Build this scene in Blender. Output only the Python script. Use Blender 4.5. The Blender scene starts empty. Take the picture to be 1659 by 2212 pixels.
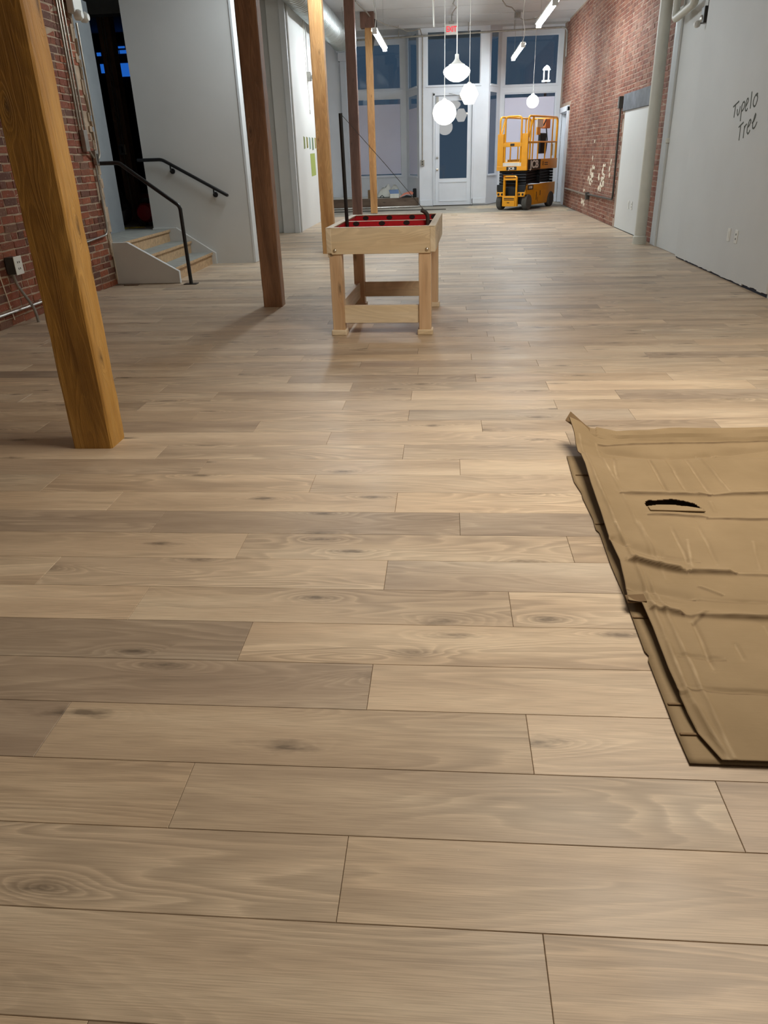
import bpy, bmesh, math, random
from mathutils import Vector, Matrix, noise
from math import sin, cos, pi, radians
random.seed(7)
R_ = random.Random(11)
scene = bpy.context.scene
COL = scene.collection

# ---------------------------------------------------------------- camera
cam_d = bpy.data.cameras.new('camera')
cam = bpy.data.objects.new('camera', cam_d)
COL.objects.link(cam)
F_PX = 1590.0
YAW, PITCH, ROLL = 0.0900, 0.4505, -0.0325
_f = Vector((-sin(YAW)*cos(PITCH), cos(YAW)*cos(PITCH), -sin(PITCH)))
_r = Vector((cos(YAW), sin(YAW), 0))
_u = _r.cross(_f)
r2 = cos(ROLL)*_r + sin(ROLL)*_u
u2 = -sin(ROLL)*_r + cos(ROLL)*_u
CAM_POS = Vector((0, 0, 1.25))
m = Matrix((r2, u2, -_f)).transposed().to_4x4()
m.translation = CAM_POS
cam.matrix_world = m
cam_d.sensor_fit = 'HORIZONTAL'
cam_d.sensor_width = 36.0
cam_d.lens = 36.0*F_PX/1659.0
cam_d.clip_start = 0.05
cam_d.clip_end = 200
scene.camera = cam

# ---------------------------------------------------------------- world and exposure
world = bpy.data.worlds.new('dusk')
scene.world = world
world.use_nodes = True
world.node_tree.nodes['Background'].inputs[0].default_value = (0.056, 0.092, 0.135, 1)
world.node_tree.nodes['Background'].inputs[1].default_value = 0.75
scene.view_settings.view_transform = 'Standard'
scene.view_settings.look = 'None'
scene.view_settings.gamma = 1.0
scene.view_settings.use_curve_mapping = False
scene.view_settings.exposure = 0.0

TUBE_E = 108.0
GLOBE_E = 6.5

def area_light(name, loc, size, energy, color, rot=(0, 0, 0), sy=None):
    d = bpy.data.lights.new(name, 'AREA')
    d.energy = energy; d.color = color
    d.shape = 'RECTANGLE'; d.size = size; d.size_y = sy or size
    o = bpy.data.objects.new(name, d)
    o.location = loc; o.rotation_euler = rot
    COL.objects.link(o)
    return o
# the warm ceiling lamp above the near part of the room (out of frame, overhead)
area_light('ceiling_lamp_light', (1.25, 3.0, 2.95), 1.5, 122, (1.0, 0.90, 0.76))
area_light('area_light_rear', (0.2, -1.2, 3.6), 2.0, 3, (1.0, 0.95, 0.9))  # dim unseen area light behind the camera, without a fixture

# ---------------------------------------------------------------- material helpers
def newmat(name):
    mt = bpy.data.materials.new(name); mt.use_nodes = True
    nt = mt.node_tree
    for n in list(nt.nodes): nt.nodes.remove(n)
    out = nt.nodes.new('ShaderNodeOutputMaterial')
    bs = nt.nodes.new('ShaderNodeBsdfPrincipled')
    nt.links.new(bs.outputs[0], out.inputs[0])
    return mt, nt, bs
def N(nt, t, **kw):
    n = nt.nodes.new(t)
    for k, v in kw.items():
        if k.startswith('i_'):
            key = k[2:]
            key = int(key) if key.isdigit() else key.replace('_', ' ')
            n.inputs[key].default_value = v
        else: setattr(n, k, v)
    return n
def L(nt, a, b): nt.links.new(a, b)
def s2l(c):
    return tuple(((x/255)/12.92 if x/255 <= 0.04045 else (((x/255)+0.055)/1.055)**2.4) for x in c) + (1,)
def ramp(nt, fac, stops, interp='LINEAR'):
    r = N(nt, 'ShaderNodeValToRGB')
    r.color_ramp.interpolation = interp
    el = r.color_ramp.elements
    while len(el) < len(stops): el.new(0.5)
    for e, (p, c) in zip(el, stops):
        e.position = p
        e.color = c if len(c) == 4 else (*c, 1)
    L(nt, fac, r.inputs[0]); return r.outputs[0]
def mixc(nt, fac, a, b, mode='MIX'):
    n = N(nt, 'ShaderNodeMix', data_type='RGBA', blend_type=mode)
    for sock, v in ((n.inputs[0], fac), (n.inputs[6], a), (n.inputs[7], b)):
        if hasattr(v, 'is_linked') or hasattr(v, 'links'): L(nt, v, sock)
        else: sock.default_value = v
    return n.outputs[2]
def mth(nt, op, a, b=None, c=None, clamp=False):
    n = N(nt, 'ShaderNodeMath', operation=op, use_clamp=clamp)
    for i, v in enumerate((a, b, c)):
        if v is None: continue
        if hasattr(v, 'links'): L(nt, v, n.inputs[i])
        else: n.inputs[i].default_value = v
    return n.outputs[0]
def mapping(nt, vec, scale, loc=(0, 0, 0)):
    n = N(nt, 'ShaderNodeMapping'); L(nt, vec, n.inputs[0])
    n.inputs['Scale'].default_value = scale; n.inputs['Location'].default_value = loc
    return n.outputs[0]
def noise_t(nt, vec, scale, detail=3, rough=0.55, dist=0.0):
    n = N(nt, 'ShaderNodeTexNoise'); L(nt, vec, n.inputs['Vector'])
    n.inputs['Scale'].default_value = scale; n.inputs['Detail'].default_value = detail
    n.inputs['Roughness'].default_value = rough; n.inputs['Distortion'].default_value = dist
    return n.outputs['Fac']
def bump(nt, h, bs, strength=0.3, dist=0.01):
    b = N(nt, 'ShaderNodeBump'); b.inputs['Strength'].default_value = strength
    b.inputs['Distance'].default_value = dist
    L(nt, h, b.inputs['Height']); L(nt, b.outputs[0], bs.inputs['Normal'])

def plain(name, rgb, rough=0.5, metal=0.0, var=0.06, nscale=6.0, bmp=0.0, bscale=60.0, emit=None, es=0.0, spec=0.5, coat=0.0):
    mt, nt, bs = newmat(name)
    tc = N(nt, 'ShaderNodeTexCoord')
    f = noise_t(nt, tc.outputs['Object'], nscale, 3)
    c = s2l(rgb)
    lo = tuple(x*(1-var) for x in c[:3])+(1,); hi = tuple(min(1, x*(1+var)) for x in c[:3])+(1,)
    L(nt, ramp(nt, f, [(0.3, lo), (0.7, hi)]), bs.inputs['Base Color'])
    bs.inputs['Roughness'].default_value = rough; bs.inputs['Metallic'].default_value = metal
    bs.inputs['Specular IOR Level'].default_value = spec
    bs.inputs['Coat Weight'].default_value = coat
    if bmp: bump(nt, noise_t(nt, tc.outputs['Object'], bscale, 4), bs, bmp, 0.004)
    if emit:
        bs.inputs['Emission Color'].default_value = (*emit, 1); bs.inputs['Emission Strength'].default_value = es
    return mt

def wood_nodes(nt, vec_fn, base, dark, pale, ring=9.0, ringamt=0.35, knots=True, fiber=0.16, knot_scale=(1.5, 6.0, 1), knot_thr=0.62):
    """vec_fn: vector socket with x = along the grain (m), y = across (m)"""
    v = vec_fn
    # knots
    vo = N(nt, 'ShaderNodeTexVoronoi'); vo.feature = 'F1'; vo.voronoi_dimensions = '2D'
    L(nt, mapping(nt, v, knot_scale), vo.inputs['Vector']); vo.inputs['Scale'].default_value = 1.0
    sep = N(nt, 'ShaderNodeSeparateColor'); L(nt, vo.outputs['Color'], sep.inputs[0])
    has = mth(nt, 'GREATER_THAN', sep.outputs[0], knot_thr)
    kd = vo.outputs['Distance']
    n1 = noise_t(nt, mapping(nt, v, (1.1, 8.0, 1)), 1.0, 1.5, 0.45, 0.5)
    wr = mth(nt, 'MULTIPLY', mth(nt, 'POWER', mth(nt, 'SUBTRACT', 1.0, mth(nt, 'MULTIPLY', kd, 3.0), None, True), 2.0), mth(nt, 'MULTIPLY', has, 0.42))
    n2 = mth(nt, 'ADD', n1, wr)
    fine = noise_t(nt, mapping(nt, v, (3.0, 60.0, 1)), 1.0, 2)
    n3 = mth(nt, 'ADD', mth(nt, 'MULTIPLY', n2, ring), mth(nt, 'MULTIPLY', fine, 0.55))
    w = mth(nt, 'FRACT', n3)
    w2 = mth(nt, 'MULTIPLY', w, mth(nt, 'SUBTRACT', 1.0, mth(nt, 'POWER', w, 6.0)))
    broad = noise_t(nt, mapping(nt, v, (0.8, 5.0, 1), (3, 7, 0)), 1.0, 3)
    fib = noise_t(nt, mapping(nt, v, (9.0, 420.0, 1)), 1.0, 2)
    base_c = ramp(nt, broad, [(0.30, s2l(dark)), (0.50, s2l(base)), (0.72, s2l(pale))])
    ringmask = noise_t(nt, mapping(nt, v, (0.6, 3.0, 1), (11, 2, 0)), 1.0, 2)
    ra = mth(nt, 'MULTIPLY', ramp(nt, ringmask, [(0.40, (0.15,)*3), (0.60, (1,)*3)]), ringamt)
    c1 = mixc(nt, mth(nt, 'MULTIPLY', w2, ra), base_c, tuple(x*0.50 for x in s2l(dark)[:3])+(1,))
    c2 = mixc(nt, mth(nt, 'MULTIPLY', ramp(nt, fib, [(0.35, (1,)*3), (0.6, (0,)*3)]), fiber), c1, tuple(x*0.55 for x in s2l(dark)[:3])+(1,))
    h = mth(nt, 'ADD', mth(nt, 'MULTIPLY', w2, -0.5), mth(nt, 'MULTIPLY', fib, 0.5))
    if knots:
        kn = noise_t(nt, mapping(nt, v, (12.0, 48.0, 1)), 1.0, 3, 0.6)
        kdd = mth(nt, 'ADD', kd, mth(nt, 'MULTIPLY', mth(nt, 'SUBTRACT', kn, 0.5), 0.26))
        km = mth(nt, 'MULTIPLY', ramp(nt, kdd, [(0.01, (1,)*3), (0.045, (0.55,)*3), (0.12, (0,)*3)]), has)
        c3 = mixc(nt, mth(nt, 'MULTIPLY', km, 0.72), c2, tuple(x*0.22 for x in s2l(dark)[:3])+(1,))
        # smoky mineral streaks next to some knots
        st = noise_t(nt, mapping(nt, v, (1.4, 17.0, 1), (5, 1, 0)), 1.0, 3, 0.6)
        c3 = mixc(nt, mth(nt, 'MULTIPLY', ramp(nt, st, [(0.60, (0,)*3), (0.78, (1,)*3)]), 0.45), c3, tuple(x*0.40 for x in s2l(dark)[:3])+(1,))
        return c3, h
    return c2, h

def floor_mat():
    mt, nt, bs = newmat('oak_plank')
    uv = N(nt, 'ShaderNodeUVMap'); uv.uv_map = 'uv'
    at = N(nt, 'ShaderNodeAttribute'); at.attribute_name = 'tint'
    c, h = wood_nodes(nt, uv.outputs[0], (205, 184, 158), (178, 157, 134), (224, 206, 180), ring=13.0, ringamt=0.75, fiber=0.34, knot_scale=(1.5, 5.2, 1), knot_thr=0.42)
    L(nt, mixc(nt, 1.0, c, at.outputs['Color'], 'MULTIPLY'), bs.inputs['Base Color'])
    rg = noise_t(nt, mapping(nt, uv.outputs[0], (3, 3, 1)), 1.0, 2)
    L(nt, ramp(nt, rg, [(0.3, (0.40,)*3), (0.7, (0.50,)*3)]), bs.inputs['Roughness'])
    bs.inputs['Specular IOR Level'].default_value = 0.42
    bump(nt, h, bs, 0.12, 0.002)
    return mt

def timber(name, base, dark, pale, axis='z', ring=10.0, ringamt=0.55, rough=0.55, bmp=0.5, knot=0.62, fiber=0.35):
    mt, nt, bs = newmat(name)
    tc = N(nt, 'ShaderNodeTexCoord')
    sp = N(nt, 'ShaderNodeSeparateXYZ'); L(nt, tc.outputs['Object'], sp.inputs[0])
    cb = N(nt, 'ShaderNodeCombineXYZ')
    al = {'z': 2, 'x': 0, 'y': 1}[axis]; ot = [i for i in range(3) if i != al]
    L(nt, sp.outputs[al], cb.inputs[0])
    L(nt, mth(nt, 'ADD', sp.outputs[ot[0]], mth(nt, 'MULTIPLY', sp.outputs[ot[1]], 0.83)), cb.inputs[1])
    L(nt, mth(nt, 'MULTIPLY', sp.outputs[ot[1]], 3.0), cb.inputs[2])
    c, h = wood_nodes(nt, cb.outputs[0], base, dark, pale, ring=ring, ringamt=ringamt, knots=True, fiber=fiber, knot_scale=(2.0, 7.0, 1), knot_thr=knot)
    L(nt, c, bs.inputs['Base Color'])
    bs.inputs['Roughness'].default_value = rough
    bump(nt, h, bs, bmp, 0.006)
    return mt

def brick_mat(name, haze):
    mt, nt, bs = newmat(name)
    at = N(nt, 'ShaderNodeAttribute'); at.attribute_name = 'tint'
    ge = N(nt, 'ShaderNodeNewGeometry')
    n1 = noise_t(nt, ge.outputs['Position'], 22.0, 4, 0.65)
    n2 = noise_t(nt, ge.outputs['Position'], 1.3, 3, 0.6)
    c = mixc(nt, ramp(nt, n1, [(0.35, (0,)*3), (0.75, (0.6,)*3)]), at.outputs['Color'], s2l((96, 52, 40)))
    c = mixc(nt, mth(nt, 'MULTIPLY', ramp(nt, n2, [(0.45, (0,)*3), (0.75, (1,)*3)]), haze), c, s2l((166, 138, 122)))
    n3 = noise_t(nt, ge.outputs['Position'], 60.0, 2)
    c = mixc(nt, ramp(nt, n3, [(0.62, (0,)*3), (0.74, (0.5,)*3)]), c, s2l((190, 165, 145)))
    L(nt, c, bs.inputs['Base Color']); bs.inputs['Roughness'].default_value = 0.85
    bump(nt, n1, bs, 0.6, 0.008)
    return mt

def card_mat():
    mt, nt, bs = newmat('cardboard')
    tc = N(nt, 'ShaderNodeTexCoord')
    v = tc.outputs['Object']
    n1 = noise_t(nt, v, 3.0, 4, 0.6); n2 = noise_t(nt, mapping(nt, v, (2, 60, 1)), 3.0, 2)
    c = ramp(nt, n1, [(0.3, s2l((137, 117, 87))), (0.7, s2l((153, 132, 101)))])
    c = mixc(nt, mth(nt, 'MULTIPLY', n2, 0.16), c, s2l((128, 104, 76)))
    at = N(nt, 'ShaderNodeAttribute'); at.attribute_name = 'crease_shade'  # painted crease shading: pale along ridges, dark in dents
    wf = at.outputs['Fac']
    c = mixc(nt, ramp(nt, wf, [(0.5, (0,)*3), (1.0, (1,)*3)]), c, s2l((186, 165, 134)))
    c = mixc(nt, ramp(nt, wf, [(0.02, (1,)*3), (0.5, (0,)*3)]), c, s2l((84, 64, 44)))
    L(nt, c, bs.inputs['Base Color']); bs.inputs['Roughness'].default_value = 0.78
    bs.inputs['Specular IOR Level'].default_value = 0.25
    nb = noise_t(nt, v, 14.0, 3)
    bump(nt, mth(nt, 'ADD', nb, mth(nt, 'MULTIPLY', n2, 0.15)), bs, 0.25, 0.006)
    return mt

def glass_mat():
    mt, nt, bs = newmat('window_glass')
    nt.nodes.remove(bs)
    out = [n for n in nt.nodes if n.type == 'OUTPUT_MATERIAL'][0]
    tr = N(nt, 'ShaderNodeBsdfTransparent'); tr.inputs[0].default_value = (0.82, 0.88, 0.93, 1)
    gl = N(nt, 'ShaderNodeBsdfGlossy'); gl.inputs['Roughness'].default_value = 0.015
    fr = N(nt, 'ShaderNodeFresnel'); fr.inputs[0].default_value = 1.75
    mx = N(nt, 'ShaderNodeMixShader')
    ge = N(nt, 'ShaderNodeNewGeometry')
    L(nt, mth(nt, 'MULTIPLY', fr.outputs[0], mth(nt, 'SUBTRACT', 1.0, ge.outputs['Backfacing'])), mx.inputs[0]); L(nt, tr.outputs[0], mx.inputs[1]); L(nt, gl.outputs[0], mx.inputs[2])
    L(nt, mx.outputs[0], out.inputs[0])
    return mt

def emis(name, col, st):
    mt, nt, bs = newmat(name)
    nt.nodes.remove(bs)
    out = [n for n in nt.nodes if n.type == 'OUTPUT_MATERIAL'][0]
    e = N(nt, 'ShaderNodeEmission'); e.inputs[0].default_value = (*col, 1); e.inputs[1].default_value = st
    L(nt, e.outputs[0], out.inputs[0]); return mt

M = {}
M['floor'] = floor_mat()
M['concrete'] = plain('dusty_concrete', (158, 152, 140), 0.85, var=0.25, nscale=1.8, bmp=0.3, bscale=20)
M['white'] = plain('white_wall_paint', (205, 206, 204), 0.7, var=0.03, nscale=1.2, bmp=0.08, bscale=90)
M['white_trim'] = plain('white_trim_paint', (208, 212, 214), 0.45, var=0.03, nscale=3)
M['gray_wall'] = plain('gray_wall_paint', (186, 185, 180), 0.7, var=0.03, nscale=1.2, bmp=0.08, bscale=90)
M['shop_white'] = plain('storefront_paint', (222, 227, 234), 0.5, var=0.04, nscale=2)
M['shop_gray'] = plain('storefront_paint_bay', (206, 212, 220), 0.5, var=0.04, nscale=2)
M['ceiling'] = plain('ceiling_paint', (196, 196, 196), 0.8, var=0.06, nscale=0.8, bmp=0.15, bscale=8)
M['mortar_l'] = plain('mortar_tan', (166, 146, 124), 0.95, var=0.22, nscale=9, bmp=0.8, bscale=40)
M['mortar_r'] = plain('mortar_pink', (158, 138, 122), 0.95, var=0.2, nscale=5, bmp=0.8, bscale=40)
M['brick_l'] = brick_mat('brick_red', 0.08)
M['brick_r'] = brick_mat('brick_pink', 0.50)
M['post_gold'] = timber('timber_golden', (186, 138, 62), (146, 102, 40), (212, 168, 96), ring=13, ringamt=0.75, bmp=0.8)
M['post_light'] = timber('timber_light', (196, 148, 92), (164, 112, 60), (220, 176, 120), ring=12, ringamt=0.6)
M['post_brown'] = timber('timber_brown', (148, 108, 78), (112, 78, 54), (178, 134, 98), ring=10, ringamt=0.5)
M['post_dark'] = timber('timber_dark', (124, 90, 76), (96, 66, 56), (148, 108, 92), ring=10, ringamt=0.4)
M['pine_x'] = timber('pine_board_x', (226, 206, 172), (204, 178, 142), (236, 220, 192), axis='x', ring=15, ringamt=0.45, rough=0.5, bmp=0.15, fiber=0.12)
M['pine_y'] = timber('pine_board_y', (222, 206, 178), (202, 180, 148), (234, 220, 196), axis='y', ring=13, ringamt=0.4, rough=0.5, bmp=0.15, fiber=0.12)
M['pine_z'] = timber('pine_leg', (220, 190, 154), (196, 158, 120), (232, 208, 174), axis='z', ring=9, ringamt=0.5, rough=0.5, bmp=0.15, fiber=0.12)
M['osb'] = plain('plywood_riser', (186, 156, 120), 0.75, var=0.2, nscale=30)
M['tread'] = plain('gray_step_cover', (150, 152, 146), 0.8, var=0.12, nscale=8, bmp=0.2)
M['plat_wood'] = timber('platform_wood', (112, 92, 76), (82, 64, 52), (140, 122, 104), axis='x', ring=8, ringamt=0.3)
M['black'] = plain('black_metal', (22, 23, 26), 0.35, var=0.1)
M['black_soft'] = plain('black_rubber', (26, 27, 30), 0.7, var=0.2, bmp=0.2)
M['steel'] = plain('galvanised_steel', (168, 166, 160), 0.32, metal=0.85, var=0.15, nscale=20)
M['conduit'] = plain('conduit_steel', (160, 152, 138), 0.4, metal=0.6, var=0.2, nscale=20)
M['duct'] = plain('spiral_duct_steel', (176, 182, 182), 0.42, metal=0.9, var=0.12, nscale=4)
M['darkbox'] = plain('dark_gray_metal', (70, 68, 64), 0.5, metal=0.3, var=0.2)
M['lintel'] = plain('dark_lintel', (92, 96, 102), 0.7, var=0.35, nscale=5, bmp=0.4)
M['plaster'] = plain('old_plaster', (222, 212, 192), 0.9, var=0.1)
M['plastic'] = plain('white_plastic', (222, 222, 216), 0.4, var=0.02)
M['cream_pipe'] = plain('painted_pipe', (198, 196, 184), 0.5, var=0.05)
M['red_felt'] = plain('red_liner', (190, 18, 34), 0.7, var=0.12, nscale=20)
M['black_spot'] = plain('black_print', (34, 18, 20), 0.7)
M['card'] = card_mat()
M['card_edge'] = plain('corrugated_edge', (74, 54, 34), 0.9, var=0.3, nscale=200)
M['card_dark'] = plain('cardboard_inner', (120, 96, 66), 0.85, var=0.12, nscale=10)
M['glass'] = glass_mat()
M['paper'] = plain('window_paper', (222, 222, 240), 0.8, var=0.03, nscale=1.0)
M['yellow'] = plain('machine_yellow', (232, 160, 8), 0.38, var=0.06, nscale=5, coat=0.3)
M['tyre'] = plain('gray_tyre', (84, 82, 78), 0.85, var=0.2, nscale=12)
M['tube'] = emis('tube_light', (0.88, 0.96, 1.0), TUBE_E)
M['globe'] = emis('globe_glow', (1.0, 0.95, 0.86), GLOBE_E)
M['exit_red'] = emis('exit_red', (1.0, 0.10, 0.12), 1.0)
M['blue_pane'] = emis('evening_blue_pane', (0.012, 0.10, 0.45), 1.0)
M['writing'] = plain('wall_writing', (84, 88, 80), 0.8, var=0.1)
M['mat_gray'] = plain('dark_floor_mat', (70, 82, 92), 0.85, var=0.15, nscale=20)
M['salmon'] = plain('salmon_paper', (226, 140, 118), 0.7)
M['bluebox'] = plain('blue_carton', (112, 140, 184), 0.7)
M['foam'] = plain('white_plastic_sheet', (214, 216, 208), 0.6, var=0.08, nscale=14, bmp=0.5, bscale=25)
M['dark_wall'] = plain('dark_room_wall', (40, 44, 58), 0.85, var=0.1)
M['slate_wall'] = plain('slate_wall', (140, 146, 150), 0.8, var=0.05)
M['red_paint'] = plain('red_machine_paint', (150, 22, 30), 0.4, var=0.1)
M['yellow_cord'] = plain('yellow_cord', (150, 140, 50), 0.6)
M['dust'] = plain('sawdust', (186, 172, 148), 0.95, var=0.2, nscale=10)
M['steel_lift'] = plain('scissor_steel', (34, 36, 40), 0.5, metal=0.4, var=0.2)
M['label_white'] = plain('white_decal', (224, 222, 214), 0.5)
M['label_black'] = plain('black_decal', (30, 26, 22), 0.5)
M['orange'] = plain('orange_plastic', (206, 120, 60), 0.5)
M['brass'] = plain('bright_bolt', (214, 206, 190), 0.2, metal=0.9)

# ---------------------------------------------------------------- mesh helpers
class MB:
    def __init__(s): s.v = []; s.f = []; s.mi = []
    def add(s, vs, fs, mi=0):
        b = len(s.v); s.v += [tuple(p) for p in vs]
        s.f += [tuple(i+b for i in f) for f in fs]; s.mi += [mi]*len(fs)
        return s
    def box(s, x0, x1, y0, y1, z0, z1, mi=0):
        return s.add([(x0,y0,z0),(x1,y0,z0),(x1,y1,z0),(x0,y1,z0),(x0,y0,z1),(x1,y0,z1),(x1,y1,z1),(x0,y1,z1)],
            [(0,3,2,1),(4,5,6,7),(0,1,5,4),(1,2,6,5),(2,3,7,6),(3,0,4,7)], mi)
    def obox(s, p0, ax, ay, az, mi=0):
        p0, ax, ay, az = map(Vector, (p0, ax, ay, az))
        P = [p0, p0+ax, p0+ax+ay, p0+ay]; P += [p+az for p in P]
        return s.add(P, [(0,3,2,1),(4,5,6,7),(0,1,5,4),(1,2,6,5),(2,3,7,6),(3,0,4,7)], mi)
    def tube(s, path, r, n=10, mi=0, caps=True):
        P = [Vector(p) for p in path]; rings = []
        rr = r if isinstance(r, (list, tuple)) else [r]*len(P)
        up = None
        for i, p in enumerate(P):
            t = ((P[i+1] if i+1 < len(P) else p) - (P[i-1] if i else p)).normalized()
            if up is None:
                a = Vector((0,0,1)) if abs(t.z) < 0.9 else Vector((1,0,0))
                up = (a - t*a.dot(t)).normalized()
            else:
                up = (up - t*up.dot(t)).normalized()
            sd = t.cross(up)
            rings.append([p + rr[i]*(cos(2*pi*k/n)*up + sin(2*pi*k/n)*sd) for k in range(n)])
        vs = [q for rg in rings for q in rg]; fs = []
        for i in range(len(P)-1):
            for k in range(n):
                a = i*n+k; b = i*n+(k+1) % n
                fs.append((a, b, b+n, a+n))
        if caps:
            fs.append(tuple(range(n-1, -1, -1))); fs.append(tuple(range((len(P)-1)*n, len(P)*n)))
        return s.add(vs, fs, mi)
    def lathe(s, prof, n=28, c=(0,0,0), mi=0, axis='z'):
        vs = []; fs = []
        for (r, z) in prof:
            for k in range(n):
                a = 2*pi*k/n
                if axis == 'z': vs.append((c[0]+r*cos(a), c[1]+r*sin(a), c[2]+z))
                elif axis == 'y': vs.append((c[0]+r*cos(a), c[1]+z, c[2]+r*sin(a)))
                else: vs.append((c[0]+z, c[1]+r*cos(a), c[2]+r*sin(a)))
        for i in range(len(prof)-1):
            for k in range(n):
                a = i*n+k; b = i*n+(k+1) % n
                fs.append((a, b, b+n, a+n))
        fs.append(tuple(range(n-1, -1, -1))); fs.append(tuple(range((len(prof)-1)*n, len(prof)*n)))
        return s.add(vs, fs, mi)
    def prism(s, poly, axis, a0, a1, mi=0):
        """poly: 2D points; axis: the extrusion axis"""
        def P(p, a):
            return {'y': (p[0], a, p[1]), 'x': (a, p[0], p[1]), 'z': (p[0], p[1], a)}[axis]
        n = len(poly)
        vs = [P(p, a0) for p in poly]+[P(p, a1) for p in poly]
        fs = [tuple(range(n)), tuple(range(2*n-1, n-1, -1))] + [(i, (i+1) % n + 0, (i+1) % n+n, i+n) for i in range(n)]
        return s.add(vs, fs, mi)
    def build(s, name, mat, parent=None, smooth=False, bevel=0.0, kind=None, loc=None, rotz=0.0, seg=2):
        me = bpy.data.meshes.new(name)
        me.from_pydata(s.v, [], s.f)
        mats = mat if isinstance(mat, (list, tuple)) else [mat]
        for q in mats: me.materials.append(M[q] if isinstance(q, str) else q)
        if len(mats) > 1:
            for p, i in zip(me.polygons, s.mi): p.material_index = i
        bm = bmesh.new(); bm.from_mesh(me); bmesh.ops.recalc_face_normals(bm, faces=bm.faces); bm.to_mesh(me); bm.free()
        if smooth:
            for p in me.polygons: p.use_smooth = True
        o = bpy.data.objects.new(name, me)
        COL.objects.link(o)
        if loc: o.location = loc
        if rotz: o.rotation_euler = (0, 0, rotz)
        if parent: o.parent = parent
        if kind: o['kind'] = kind
        if bevel:
            b = o.modifiers.new('bevel', 'BEVEL'); b.width = bevel; b.segments = seg; b.limit_method = 'ANGLE'
            b.angle_limit = radians(40)
        if smooth:
            try:
                me.set_sharp_from_angle(angle=radians(42))
            except Exception: pass
        return o

def thing(name, label, cat, loc=(0, 0, 0), rotz=0.0, group=None):
    o = bpy.data.objects.new(name, None); o.empty_display_size = 0.1
    COL.objects.link(o); o.location = loc; o.rotation_euler = (0, 0, rotz)
    o['label'] = label; o['category'] = cat; o['kind'] = 'thing'
    if group: o['group'] = group
    return o
def tag(o, label, cat, group=None, kind='thing'):
    o['label'] = label; o['category'] = cat; o['kind'] = kind
    if group: o['group'] = group
    return o
def struct(o, label=None, cat=None):
    o['kind'] = 'structure'
    if label: o['label'] = label
    if cat: o['category'] = cat
    return o
def boxo(name, mat, x0, x1, y0, y1, z0, z1, parent=None, bevel=0.0, **k):
    """box whose origin is at its base centre"""
    cx, cy = (x0+x1)/2, (y0+y1)/2
    return MB().box(x0-cx, x1-cx, y0-cy, y1-cy, 0, z1-z0).build(name, mat, parent, bevel=bevel, loc=(cx, cy, z0), **k)
def arc(c, r, a0, a1, n, plane='xz'):
    out = []
    for i in range(n+1):
        a = radians(a0+(a1-a0)*i/n)
        d = (r*cos(a), r*sin(a))
        if plane == 'xz': out.append((c[0]+d[0], c[1], c[2]+d[1]))
        elif plane == 'yz': out.append((c[0], c[1]+d[0], c[2]+d[1]))
        else: out.append((c[0]+d[0], c[1]+d[1], c[2]))
    return out
def text_mesh(txt, size, extr, name, mat, parent, loc, rot, sx=1.0, bold=0.0, kind=None):
    cu = bpy.data.curves.new(name, 'FONT'); cu.body = txt; cu.size = size; cu.extrude = extr
    cu.align_x = 'CENTER'; cu.align_y = 'CENTER'; cu.offset = bold
    tmp = bpy.data.objects.new(name, cu); COL.objects.link(tmp)
    dg = bpy.context.evaluated_depsgraph_get()
    me = bpy.data.meshes.new_from_object(tmp.evaluated_get(dg))
    bpy.data.objects.remove(tmp)
    me.materials.clear(); me.materials.append(M[mat])
    o = bpy.data.objects.new(name, me); COL.objects.link(o)
    o.parent = parent; o.location = loc; o.rotation_euler = rot; o.scale = (sx, 1, 1)
    return o

CEIL = 4.10
XL, XR = -3.78, 2.96
# ---------------------------------------------------------------- floor
floor = MB().box(-9.6, 4.7, -2.2, 24.0, -0.15, -0.012).build('floor', 'concrete')
struct(floor)
KOBS = {0:0, 1:1, 2:1.97, 3:3, 4:3.97, 5:4.97, 6:5.98, 7:6.98, 8:7.98, 9:8.97, 10:9.93, 11:10.92, 12:11.88, 13:12.87, 14:13.82,
        15:14.75, 16:15.69, 17:16.61, 18:17.57, 19:18.52, 20:19.45, 21:20.36}
def rowY(k):
    if k in KOBS: kk = KOBS[k]
    elif k < 0: kk = k
    else: kk = 20.36+(k-21)*0.925
    return 0.866+0.19025*kk
JX = {-2:-.57, -1:.18, 0:-.19, 1:-.57, 2:-.96, 3:-.19, 4:-.57, 5:-.96, 6:-.19, 7:.44, 8:.06, 9:-.19, 10:-.56, 11:.07, 12:-.19, 13:-.57,
      14:.19, 15:-.19, 16:-.56, 17:-.19, 18:-.56, 19:.19, 20:-.17, 21:-.56, 22:.18, 23:-.19, 24:-.56}
PL = 1.165
DARKS = {(8, 0):0.74, (5, 0):0.95, (4, -1):0.70, (2, -1):0.84, (3, -1):0.80, (15, 0):0.78, (19, -1):0.76, (16, 1):0.92, (1, 0):0.9,
         (14, -2):0.82, (21, 0):0.82, (22, 1):0.84, (1, -1):0.92, (8, -1):0.72, (5, -1):1.12, (6, -1):1.08, (9, 0):1.05}
GAP = 0.0005
def plank_geo(x0, x1, y0, y1, tint, ofs):
    b = 0.0010; z1 = 0.0; z0 = -0.012
    vs = [(x0+b, y0+b, z1), (x1-b, y0+b, z1), (x1-b, y1-b, z1), (x0+b, y1-b, z1),
          (x0, y0, z1-b), (x1, y0, z1-b), (x1, y1, z1-b), (x0, y1, z1-b),
          (x0, y0, z0), (x1, y0, z0), (x1, y1, z0), (x0, y1, z0)]
    fs = [(0,1,2,3), (4,5,1,0), (5,6,2,1), (6,7,3,2), (7,4,0,3), (8,9,5,4), (9,10,6,5), (10,11,7,6), (11,8,4,7)]
    return vs, fs
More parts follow.
